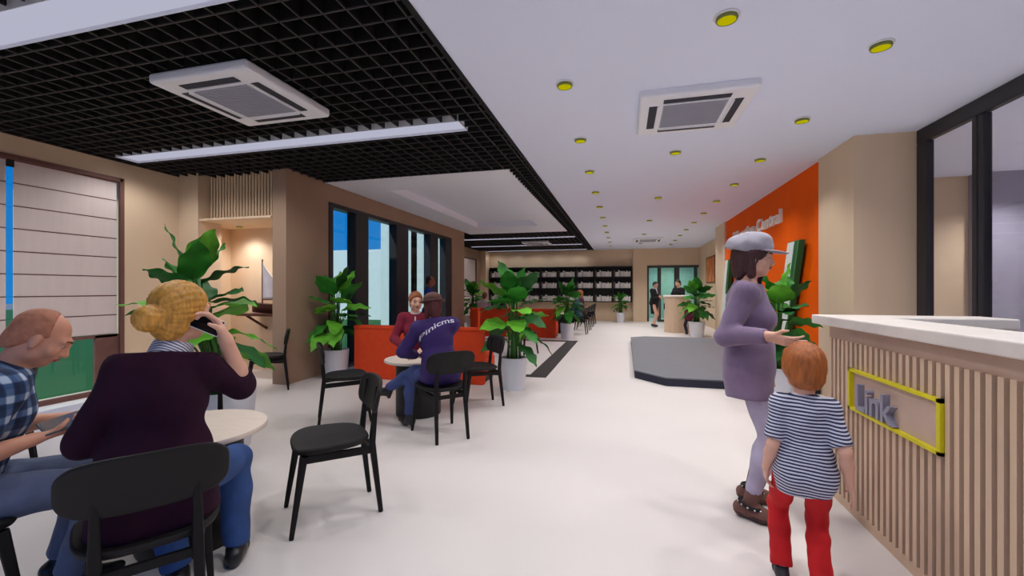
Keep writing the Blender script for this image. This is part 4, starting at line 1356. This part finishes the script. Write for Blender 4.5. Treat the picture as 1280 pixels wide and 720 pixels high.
def hair_mat(name, c):
    return mat(name, c, 0.5, 0.35, 14, stretch=(6, 6, 1.0), bump=0.2, bscale=90)
SKIN = mat('skin_fair', (226, 172, 146), 0.55, 0.05, 12)
SKIN2 = mat('skin_tan', (196, 132, 104), 0.55, 0.05, 12)
SKINR = mat('skin_ruddy', (150, 84, 66), 0.55, 0.06, 12)
DENIM = mat('denim_blue', (44, 74, 128), 0.9, 0.25, 8, bump=0.15, bscale=300)
DENIMG = mat('denim_grey', (98, 108, 136), 0.9, 0.25, 6, bump=0.15, bscale=300)
BLKCL = mat('black_cloth', (24, 22, 26), 0.9, 0.15, 20)
SHOEB = mat('shoe_black', (26, 24, 26), 0.4, 0.1)
def unit(S): return S
def lp(J, root, p):
    """figure-space point -> world"""
    return root.matrix_world @ Vector(p)

# ---- woman in the grey hat -------------------------------------------------
S = 0.97
J = skeleton(pelvis=(0, 0, 0.925), lean=-2, female=True, hyaw=2, hpitch=4,
             rh=(0.33, 0.085, 1.13), rpole=(-0.2, -1, -1.0), rd=(0.25, 0.93, -0.22), rn=(-0.72, 0.10, 0.70), rcurl=(0.30, 0.22, 0.28, 0.40), thumb=0.0,
             lh=(-0.20, 0.06, 0.84), lpole=(-0.2, -1, 0), ld=(0, 0.15, -1), ln=(1, 0, 0),
             ra=(0.125, -0.01, 0.085), la=(-0.125, 0.00, 0.085), rf=(0.25, 1, 0), lf=(-0.05, 1, 0))
p = person('woman in a grey cap and long lavender cardigan holding out an open hand', (0.755, 2.91, 0), (0.965, -0.26), S, J, SKIN, 0.007)
face_details(p, J, S, hair_mat('hair_darkred', (66, 30, 30)))
g_hair(p, J, S, hair_mat('hair_darkred', (66, 30, 30)), 'long', 0.007)
LAVC = mat('lavender_knit', (128, 106, 132), 0.95, 0.12, 7, bump=0.25, bscale=160, sheen=0.2)
g_top(p, J, S, LAVC, 'cardigan', 0.020, 1.0, 0.018, None, 0.009, 0.005, skirt=(0.20, 0.138, 0.132, 0.075, -0.005), neck=0.015, seed=2)
g_trousers(p, J, S, mat('lilac_denim', (176, 166, 188), 0.9, 0.18, 6), 0.004, 0.009, 0.80, -0.004, 0.004)
BOOT = mat('brown_suede', (112, 76, 66), 0.85, 0.15, 12)
sh = g_shoes(p, J, S, BOOT, 0.008, boot=0.30, heel=0.012, sole=mat('sole_dark', (70, 46, 40), 0.8), name='boot')
STUD = mat('stud_silver', (220, 214, 200), 0.3, metal=0.8)
for o, a, f, k in ((sh[0], J.ar, J.fr, J.kr), (sh[1], J.al, J.fl, J.kl)):
    m = MB(); sd = nz_(np.cross(f, V3(0, 0, 1)))
    c = a + V3(0, 0, 0.005) + f * 0.012
    ring = [(c + (f * math.cos(t) * 0.060 + sd * math.sin(t) * 0.052) + V3(0, 0, -0.012 * math.cos(t))) * S for t in [2 * PI * i / 24 for i in range(25)]]
    m.tube(ring, 0.011, 8); m.m(1)
    for i in range(0, 24, 2):
        q = ring[i]; out = nz_(np.array(q) - np.array(c * S))
        m.lathe([(0.0001, 0.004), (0.0045, 0.003), (0.006, 0.0)], 8, M=Matrix.Translation(Vector(np.array(q) + out * 0.010)) @ Vector(out).to_track_quat('Z', 'Y').to_matrix().to_4x4())
    m.build('studded_strap', [BLKCL, STUD], o, smooth='auto')
# cap
hs = J.hs; HH = lambda x, y, z: J.head + J.Rh @ V3(x, y, z)
s = Sdf(0.03)
s.ell(HH(0, -0.030, 0.080), (0.104, 0.135, 0.066), J.Rh @ RX(-0.10)); s.ell(HH(0, 0.0, 0.118), (0.078, 0.092, 0.046), J.Rh)
s.ell(HH(0, -0.085, 0.045), (0.096, 0.090, 0.062), J.Rh)
s.cut(HH(0, 0, 0.022), J.Rh @ V3(0, -0.22, -1)); s.noise = folds(0.003, 3, 2)
CAPM = mat('grey_felt', (166, 160, 168), 0.95, 0.08, 30, bump=0.2, bscale=250)
cp = sdf_mesh('cap', s, 0.007, CAPM, p, S)
s = Sdf(0.01); s.ell(HH(0, 0.090, 0.043), (0.088, 0.100, 0.009), J.Rh @ RX(-0.10)); s.cut(HH(0, 0.02, 0), J.Rh @ V3(0, -1, 0))
sdf_mesh('brim', s, 0.005, CAPM, cp, S)

# ---- boy -------------------------------------------------------------------
S = 0.645
J = skeleton(pelvis=(0, 0, 0.84), hs=1.36, hyaw=8, hpitch=2, sw=0.140, spine=0.50,
             rh=(0.25, -0.04, 0.79), rpole=(0.1, -1, 0), rd=(0.25, 0.15, -1), rn=(-1, 0.2, -0.2), rcurl=0.25,
             lh=(-0.225, 0.05, 0.80), lpole=(-0.1, -1, 0), ld=(0.05, 0.25, -1), ln=(1, 0.1, 0), lcurl=0.45,
             ra=(0.095, -0.02, 0.08), la=(-0.12, 0.08, 0.08), rf=(0.25, 1, 0), lf=(-0.1, 1, 0))
# children have shorter legs: bring the knees with the ankles
p = person('red-haired boy in a striped polo shirt and red trousers, seen from behind', (0.785, 2.19, 0), (0.16, 0.985), S, J, SKIN, 0.009)
face_details(p, J, S, hair_mat('hair_auburn', (166, 90, 34)))
g_hair(p, J, S, hair_mat('hair_auburn', (166, 90, 34)), 'boy', 0.010, 0.004)
STR = stripe_mat('navy_stripes', ((44, 44, 72), (206, 206, 220)), (0.06, 0.0, 1.0), 0.0145, 0.5, wobble=0.03)
t = g_top(p, J, S, STR, 'polo_shirt', 0.018, 0.44, 0.012, None, 0.010, 0.006, collar=0.03, skirt=(0.15, 0.122, 0.108, 0.06), seed=4)
g_trousers(p, J, S, mat('red_cloth', (196, 14, 20), 0.85, 0.12, 6), 0.012, 0.011, 0.97, 0.016, 0.006)
g_shoes(p, J, S, mat('sneaker_dark', (38, 36, 40), 0.6), 0.010, sole=mat('sneaker_white', (226, 224, 222), 0.6), name='sneaker')

# ---- blond woman on the phone ---------------------------------------------
S = 1.0
J = skeleton(pelvis=(0, 0, 0.595), lean=3, side=4, female=True, sw=0.120, hyaw=-50, hpitch=-2, hroll=4, hoff=0.03,
             rh=(0.225, -0.01, 1.14), rpole=(0.6, 0.75, -0.45), rd=(-0.42, 0.06, 0.90), rn=(-0.82, -0.25, -0.40), rcurl=(0.55, 0.55, 0.6, 0.7), thumb=0.6,
             lh=(-0.14, 0.28, 0.72), lpole=(-0.7, -0.5, -1), ld=(0.3, 1, -0.1), ln=(0.1, 0, -1),
             ra=(0.30, 0.36, 0.085), la=(0.07, 0.28, 0.085), rkp=(0.55, 1, 0.5), lkp=(0.0, 1, 0.5), rf=(0.3, 1, 0), lf=(0, 1, 0))
J.er = V3(0.295, 0.12, 0.915)
p = person('blond woman with a bun in a dark purple cardigan, phoning, seen from behind', (-1.75, 1.26, 0), (-0.80, 0.60), S, J, SKIN, 0.007)
face_details(p, J, S, hair_mat('hair_blond', (196, 140, 56)))
g_hair(p, J, S, hair_mat('hair_blond', (196, 140, 56)), 'bun', 0.007, 0.003)
PURP = mat('aubergine_knit', (44, 16, 36), 0.95, 0.15, 8, bump=0.2, bscale=150, spec=0.2)
g_top(p, J, S, PURP, 'cardigan', 0.012, 0.63, 0.016, None, 0.009, 0.006, skirt=(0.14, 0.128, 0.135, 0.07, -0.02), neck=0.0, seed=6)
s = Sdf(0.02)
s.cone(J.neck - J.R @ V3(-0.012, -0.012, 0.0), J.neck + J.R @ V3(0.02, 0.016, 0.05), 0.076, 0.064, 'b'); s.noise = folds(0.003, 2, 2)
sdf_mesh('collar', s, 0.007, stripe_mat('collar_stripes', ((70, 76, 110), (214, 212, 214)), (0.5, 0.5, 0.7), 0.010, 0.4, wobble=0.06), p, S)
g_trousers(p, J, S, DENIM, 0.012, 0.010, 0.97, 0.004, 0.004)
g_shoes(p, J, S, SHOEB, 0.009, heel=0.01)
bpy.context.view_layer.update()
# phone
W, d, n, _ = J.hd[1]
pos = W + d * 0.098 + nz_(n) * 0.036
wp = p.matrix_world @ Vector(pos)
ph = thing('phone', 'black phone with a white edge in the raised hand of the blond woman', 'phone', wp, 0)
u = (p.matrix_world.to_3x3() @ Vector((0.80, 0.15, -0.45))).normalized(); vN = (p.matrix_world.to_3x3() @ Vector((0.15, -1, 0.1))).normalized()
vN = (vN - u * vN.dot(u)).normalized(); wv = vN.cross(u)
ph.rotation_euler = Matrix((u, wv, vN)).transposed().to_euler()
MB().box(-0.068, 0.068, -0.034, 0.034, -0.005, 0.003).build('case', mat('phone_white', (226, 226, 228), 0.4), ph, bevel=0.003)
MB().box(-0.063, 0.063, -0.031, 0.031, 0.003, 0.0045).build('screen', mat('phone_black', (10, 10, 14), 0.15), ph)

# ---- balding man with tablet ----------------------------------------------
S = 1.0
J = skeleton(pelvis=(0, 0, 0.565), lean=17, hyaw=-14, hpitch=34, spine=0.47, hs=0.97,
             rh=(0.14, 0.20, 0.745), rpole=(0.6, -1, -0.3), rd=(-0.35, 1, 0.02), rn=(-0.25, 0, 1), rcurl=(0.45, 0.5, 0.5, 0.55), thumb=0.7,
             lh=(-0.16, 0.34, 0.745), lpole=(-0.8, -0.6, -0.5), ld=(0.55, 0.9, 0.0), ln=(0.3, 0, 1), lcurl=0.5,
             ra=(0.02, 0.32, 0.085), la=(-0.20, 0.33, 0.085), rf=(0.0, 1, 0), lf=(-0.15, 1, 0))
AM = (-2.505, 1.055, 0)
p = person('balding man in a blue plaid shirt looking down at a tablet', AM, (0.36, 0.93), S, J, mat('skin_pink', (222, 158, 128), 0.5, 0.05, 12), 0.007)
face_details(p, J, S, hair_mat('hair_brown', (112, 72, 50)))
g_hair(p, J, S, mat('hair_stubble', (184, 120, 90), 0.7, 0.2, 40), 'thin', 0.007, 0.0005)
g_top(p, J, S, plaid_mat('plaid'), 'plaid_shirt', 0.018, 0.44, 0.020, -0.07, 0.009, 0.005, collar=0.035, seed=8)
s = Sdf(0.01)
for x in (1, -1):
    a_ = J.neck + J.R @ V3(x * 0.022, 0.062, 0.005); b_ = J.neck + J.R @ V3(x * 0.032, 0.126, -0.16)
    s.cone(a_, b_, 0.012, 0.010)
sdf_mesh('placket', s, 0.006, mat('shirt_pale', (196, 208, 224), 0.9), p, S)
g_trousers(p, J, S, DENIMG, 0.014, 0.010, 0.97, 0.006, 0.004)
g_shoes(p, J, S, SHOEB, 0.010)
bpy.context.view_layer.update()
tp = p.matrix_world @ Vector((0.05, 0.31, 0.775))
tb_ = thing('tablet', 'dark tablet held by the balding man in plaid', 'tablet', tp, face_rot(0.36, 0.93))
tb_.rotation_euler = (0.22, 0, face_rot(0.36, 0.93))
MB().box(-0.12, 0.12, -0.085, 0.085, -0.004, 0.004).build('body', mat('tablet_grey', (70, 76, 86), 0.4), tb_, bevel=0.003)
MB().box(-0.11, 0.11, -0.075, 0.075, 0.004, 0.0055).build('screen', mat('screen_dark', (26, 30, 40), 0.15), tb_)

# ---- woman in the maroon sweater ------------------------------------------
S = 0.97
J = skeleton(pelvis=(0, 0, 0.575), lean=4, female=True, hyaw=14, hpitch=6,
             rh=(0.15, 0.32, 0.71), rpole=(0.7, -0.8, -0.3), rd=(-0.4, 1, -0.15), rn=(0, 0, -1), rcurl=0.2,
             lh=(-0.12, 0.36, 0.68), lpole=(-0.7, -0.8, -0.3), ld=(0.4, 1, -0.15), ln=(0, 0, -1),
             ra=(0.11, 0.34, 0.085), la=(-0.11, 0.34, 0.085))
p = person('woman in a maroon sweater sitting at the small round table, facing the camera', (-2.53, 4.92, 0), (0.42, -0.90), S, J, SKIN, 0.008)
face_details(p, J, S, hair_mat('hair_copper', (152, 84, 44)))
g_hair(p, J, S, hair_mat('hair_copper', (152, 84, 44)), 'bun', 0.008)
MAR = mat('maroon_knit', (128, 22, 48), 0.9, 0.12, 10, bump=0.15, bscale=150)
g_top(p, J, S, MAR, 'sweater', 0.016, 1.0, 0.014, -0.08, 0.010, 0.004, seed=3)
s = Sdf(0.01); s.cone(J.neck + J.R @ V3(0, 0.0, -0.01), J.neck + J.R @ V3(0, 0.008, 0.03), 0.073, 0.062, 'b')
s.cone(J.neck + J.R @ V3(0, 0.085, -0.03), J.neck + J.R @ V3(0, 0.135, -0.13), 0.011, 0.008)
sdf_mesh('collar', s, 0.007, mat('collar_white', (214, 200, 196), 0.9), p, S)
g_trousers(p, J, S, BLKCL, 0.010, 0.012); g_shoes(p, J, S, SHOEB, 0.011)

# ---- person in the purple jacket ------------------------------------------
S = 0.93
J = skeleton(pelvis=(0, 0, 0.63), lean=9, side=-5, twist=-12, hyaw=2, hpitch=10, female=True, sw=0.17,
             rh=(-0.06, 0.34, 0.74), rpole=(0.9, -0.5, -0.4), rd=(-0.6, 0.8, -0.1), rn=(-0.3, 0, -1),
             lh=(-0.14, 0.36, 0.76), lpole=(-0.9, -0.3, -0.4), ld=(0.3, 1, -0.2), ln=(0, 0, -1),
             ra=(-0.38, 0.62, 0.36), la=(-0.20, 0.36, 0.085), rkp=(0.1, 0.6, 1), lkp=(-0.1, 1, 0.4), rf=(-0.5, 0.8, 0.15), lf=(-0.3, 1, 0))
PJ = person('person in a purple jacket with white lettering and a brown hat, seated with legs crossed', (-1.66, 3.72, 0), (-0.72, 0.69), S, J, SKIN, 0.009)
p = PJ
face_details(p, J, S, hair_mat('hair_maroon', (84, 30, 28)))
g_hair(p, J, S, hair_mat('hair_maroon', (84, 30, 28)), 'bob', 0.009)
s = Sdf(0.02); HH = lambda x, y, z: J.head + J.Rh @ V3(x, y, z)
s.ell(HH(0, -0.015, 0.075), (0.092, 0.112, 0.066), J.Rh); s.cut(HH(0, 0, 0.045), J.Rh @ V3(0, 0, -1))
HATB = mat('hat_brown', (104, 72, 62), 0.9, 0.12, 12)
hat = sdf_mesh('hat', s, 0.008, HATB, p, S)
s = Sdf(0.01); s.ell(HH(0, -0.012, 0.046), (0.135, 0.155, 0.012), J.Rh); sdf_mesh('hat_brim', s, 0.006, HATB, hat, S)
PJM = mat('purple_jacket', (56, 34, 96), 0.85, 0.15, 8, bump=0.1)
jk = g_top(p, J, S, PJM, 'jacket', 0.028, 1.0, 0.022, None, 0.010, 0.006, collar=0.03, skirt=(0.09, 0.13, 0.125, 0.08), seed=5)
g_trousers(p, J, S, mat('jeans_indigo', (66, 78, 128), 0.9, 0.25, 6), 0.008, 0.010, 0.9)
g_shoes(p, J, S, SHOEB, 0.009, boot=0.28, heel=0.03, name='boot', ground=False)
# white lettering over the back of the jacket, laid on its surface
bvh = BVHTree.FromPolygons([v.co for v in jk.data.vertices], [q.vertices for q in jk.data.polygons])
cen = (J.neck + J.R @ V3(0, -0.02, -0.13)) * S
Rj = Matrix([list(r) for r in (J.R)])
txt = text_mesh('Pinicms', 0.066, 0.0, Matrix.Identity(4), 'lettering', mat('white_print', (226, 222, 232), 0.7), jk)
import bmesh
bm = bmesh.new(); bm.from_mesh(txt.data)
bmesh.ops.subdivide_edges(bm, edges=bm.edges, cuts=1); bm.to_mesh(txt.data); bm.free()
wd = max(v.co.x for v in txt.data.vertices)
for v in txt.data.vertices:
    x = (v.co.x / wd - 0.5) * 0.34; z = v.co.y + 0.06 - 1.6 * x * x + 0.42 * x
    o_ = Vector(cen) + Rj @ Vector((x, -0.6, z)); dd = Rj @ Vector((0, 1, 0))
    hit = bvh.ray_cast(o_, dd)
    v.co = (hit[0] - dd * 0.004) if hit[0] is not None else o_ + dd * 0.5

# ---- man in blue behind the booth -----------------------------------------
S = 0.96
J = skeleton(hpitch=4)
p = person('man in a blue shirt standing behind the first orange booth by the windows', (-4.10, 8.6, 0), (0.95, 0.30), S, J, SKINR, 0.012)
face_details(p, J, S, hair_mat('hair_black', (34, 26, 26)))
g_hair(p, J, S, mat('hair_cropped', (70, 40, 36), 0.8), 'thin', 0.011, 0.0)
g_top(p, J, S, mat('blue_shirt', (42, 62, 140), 0.9, 0.1, 8), 'shirt', 0.018, 0.95, 0.016, -0.10, 0.014, 0.004, collar=0.02)
g_trousers(p, J, S, BLKCL, 0.014, 0.014); g_shoes(p, J, S, SHOEB, 0.014)

# ---- woman in the black suit ----------------------------------------------
S = 0.95
HB = hair_mat('hair_black', (34, 26, 26))
J = skeleton(female=True, hpitch=16, hyaw=-15, rh=(0.02, 0.24, 1.10), rpole=(0.7, -1, -0.3), lh=(-0.02, 0.25, 1.14), lpole=(-0.7, -1, -0.3), rd=(-1, 0.3, 0.1), ld=(1, 0.3, 0.1), rn=(0, -1, 0), ln=(0, -1, 0),
             ra=(0.08, 0.04, 0.10), la=(-0.08, -0.10, 0.10))
p = person('woman in a black skirt suit standing by the glass doors looking down', (1.07, 16.0, 0), (0.80, -0.60), S, J, SKIN, 0.014)
face_details(p, J, S, HB); g_hair(p, J, S, HB, 'short', 0.014)
g_top(p, J, S, BLKCL, 'suit_jacket', 0.016, 1.0, 0.014, None, 0.016, 0.003, skirt=(0.02, 0.12, 0.12, 0.06))
s = Sdf(0.02)
for x in (1, -1): s.cone(J.pel + V3(x * 0.06, -0.01, 0.06), J.pel + V3(x * 0.055, 0.0, -0.43), 0.122, 0.095, 'b')
sdf_mesh('skirt', s, 0.016, BLKCL, p, S)
s = Sdf(0.01); s.cone(J.neck + V3(0, 0.07, -0.01), J.neck + V3(0, 0.135, -0.17), 0.030, 0.012); s.cone(J.neck, J.neck + V3(0, 0.01, 0.03), 0.07, 0.06, 'b')
sdf_mesh('blouse', s, 0.012, mat('blouse_white', (230, 226, 224), 0.8), p, S)
g_shoes(p, J, S, SHOEB, 0.014, heel=0.02)
s = Sdf(0.01); s.ell(J.pel + V3(-0.26, -0.06, 0.12), (0.07, 0.13, 0.12)); 
sdf_mesh('handbag', s, 0.014, SHOEB, p, S)

# ---- man behind the desk ---------------------------------------------------
S = 0.97
J = skeleton(hpitch=6, rh=(0.14, 0.30, 1.10), rpole=(0.8, -1, -0.3), lh=(-0.14, 0.30, 1.10), lpole=(-0.8, -1, -0.3), rd=(-0.4, 1, -0.1), ld=(0.4, 1, -0.1), rn=(0, 0, -1), ln=(0, 0, -1))
p = person('man in black standing behind the rounded welcome desk', (1.80, 15.3, 0), (-0.75, -0.66), S, J, SKIN, 0.014)
face_details(p, J, S, HB); g_hair(p, J, S, HB, 'short', 0.014)
g_top(p, J, S, BLKCL, 'shirt', 0.018, 0.9, 0.016, -0.10, 0.016, 0.003, collar=0.02)
g_trousers(p, J, S, BLKCL, 0.014, 0.018); g_shoes(p, J, S, SHOEB, 0.016)

# ---- child in front of the desk -------------------------------------------
S = 0.60
J = skeleton(pelvis=(0, 0, 0.86), hs=1.3, female=True)
p = person('small child in a magenta top beside the rounded welcome desk', (1.90, 13.72, 0), (-0.3, 0.95), S, J, SKIN2, 0.018)
face_details(p, J, S, hair_mat('hair_brown', (112, 72, 50))); g_hair(p, J, S, hair_mat('hair_brown', (112, 72, 50)), 'bob', 0.018)
g_top(p, J, S, mat('magenta_top', (112, 36, 62), 0.9), 'top', 0.022, 0.95, 0.016, -0.14, 0.020, 0.003)
g_trousers(p, J, S, mat('navy_cloth', (36, 34, 60), 0.9), 0.014, 0.020); g_shoes(p, J, S, SHOEB, 0.018)

# ---- seated pair in the receding row, pair on the red booth ------------------
def seated(label, loc, f, S, skin, hairm, style, top, legs, lean=6, **k):
    J = skeleton(pelvis=(0, 0, 0.585), lean=lean, rh=(0.14, 0.34, 0.72), rpole=(0.8, -0.8, -0.3), rd=(-0.3, 1, -0.1), rn=(0, 0, -1),
                 lh=(-0.14, 0.34, 0.72), lpole=(-0.8, -0.8, -0.3), ld=(0.3, 1, -0.1), ln=(0, 0, -1), ra=(0.11, 0.36, 0.085), la=(-0.11, 0.36, 0.085), female=True, **k)
    p = person(label, loc, f, S, J, skin, 0.014)
    face_details(p, J, S, hairm); g_hair(p, J, S, hairm, style, 0.014)
    g_top(p, J, S, top, 'top', 0.018, 1.0, 0.014, -0.09, 0.016, 0.003, collar=0.02); g_trousers(p, J, S, legs, 0.012, 0.018); g_shoes(p, J, S, SHOEB, 0.016)
    return p, J
seated('seated person in a dark teal top on the first chair of the receding row', (-1.32, 13.0, 0), (-1, 0.1), 0.95, SKIN, HB, 'short', mat('teal_cloth', (18, 66, 70), 0.9), BLKCL)
seated('seated red-haired person in a dark maroon jacket on the second row chair', (-1.32, 14.3, 0), (-1, 0.1), 0.97, SKIN, hair_mat('hair_copper', (152, 84, 44)), 'bob', mat('plum_cloth', (74, 20, 44), 0.9), BLKCL, hyaw=30)
q, J = seated('seated person in a white head wrap on the red booth, seen from behind', (-3.62, 12.22, 0), (0.1, 1), 0.95, SKIN, HB, 'short', mat('dark_teal', (40, 60, 64), 0.9), BLKCL)
s = Sdf(0.02); s.ell(J.head + J.Rh @ V3(0, -0.02, 0.03), (0.094, 0.112, 0.105), J.Rh); s.cone(J.head + V3(0, -0.03, 0.0), J.neck + V3(0, -0.03, -0.06), 0.09, 0.14); s.cut(J.head + J.Rh @ V3(0, 0.055, 0), J.Rh @ V3(0, 1, -0.2))
sdf_mesh('head_wrap', s, 0.014, mat('wrap_white', (222, 220, 226), 0.9), q, 0.95)
seated('seated brown-haired person in a white top on the red booth, seen from behind', (-4.04, 12.22, 0), (0.1, 1), 0.92, SKIN, hair_mat('hair_brown', (112, 72, 50)), 'short', mat('white_cloth', (220, 216, 222), 0.9), BLKCL)
# ------------------------------------------------------------------ camera, world, view
cam = bpy.data.cameras.new('camera'); cam.sensor_width = 36; cam.lens = 536 / 1280 * 36; cam.shift_y = 1.5 / 1280
cam.clip_start = 0.05; cam.clip_end = 300
co = bpy.data.objects.new('camera', cam); COL.objects.link(co)
co.location = (0, 0, EYE); co.rotation_euler = (PI / 2, 0, math.atan(139 / 536))
SC.camera = co
w = bpy.data.worlds.new('sky'); SC.world = w; w.use_nodes = True
nt = w.node_tree; bg = nt.nodes['Background']
tc = nt.nodes.new('ShaderNodeTexCoord'); sp = nt.nodes.new('ShaderNodeSeparateXYZ'); rp = nt.nodes.new('ShaderNodeValToRGB')
nt.links.new(tc.outputs['Generated'], sp.inputs[0]); nt.links.new(sp.outputs['Z'], rp.inputs['Fac'])
e = rp.color_ramp.elements
e[0].position = 0.0; e[0].color = srgb((24, 132, 214)); e[1].position = 0.6; e[1].color = srgb((4, 108, 206))
nt.links.new(rp.outputs['Color'], bg.inputs['Color']); bg.inputs['Strength'].default_value = 1.0
sun = bpy.data.lights.new('sun', 'SUN'); sun.energy = 3.0; sun.angle = 0.02; sun.color = (1.0, 0.97, 0.92)
so = bpy.data.objects.new('sun', sun); COL.objects.link(so)
so.rotation_euler = (math.radians(48), 0, math.radians(-25))
SC.view_settings.view_transform = 'Standard'
SC.view_settings.look = 'None'
SC.view_settings.exposure = 0.0
SC.view_settings.gamma = 1.0
SC.view_settings.use_curve_mapping = False
SC.cycles.max_bounces = 8
SC.cycles.diffuse_bounces = 5
SC.cycles.transparent_max_bounces = 12
SC.cycles.sample_clamp_indirect = 6.0
SC.cycles.use_denoising = True
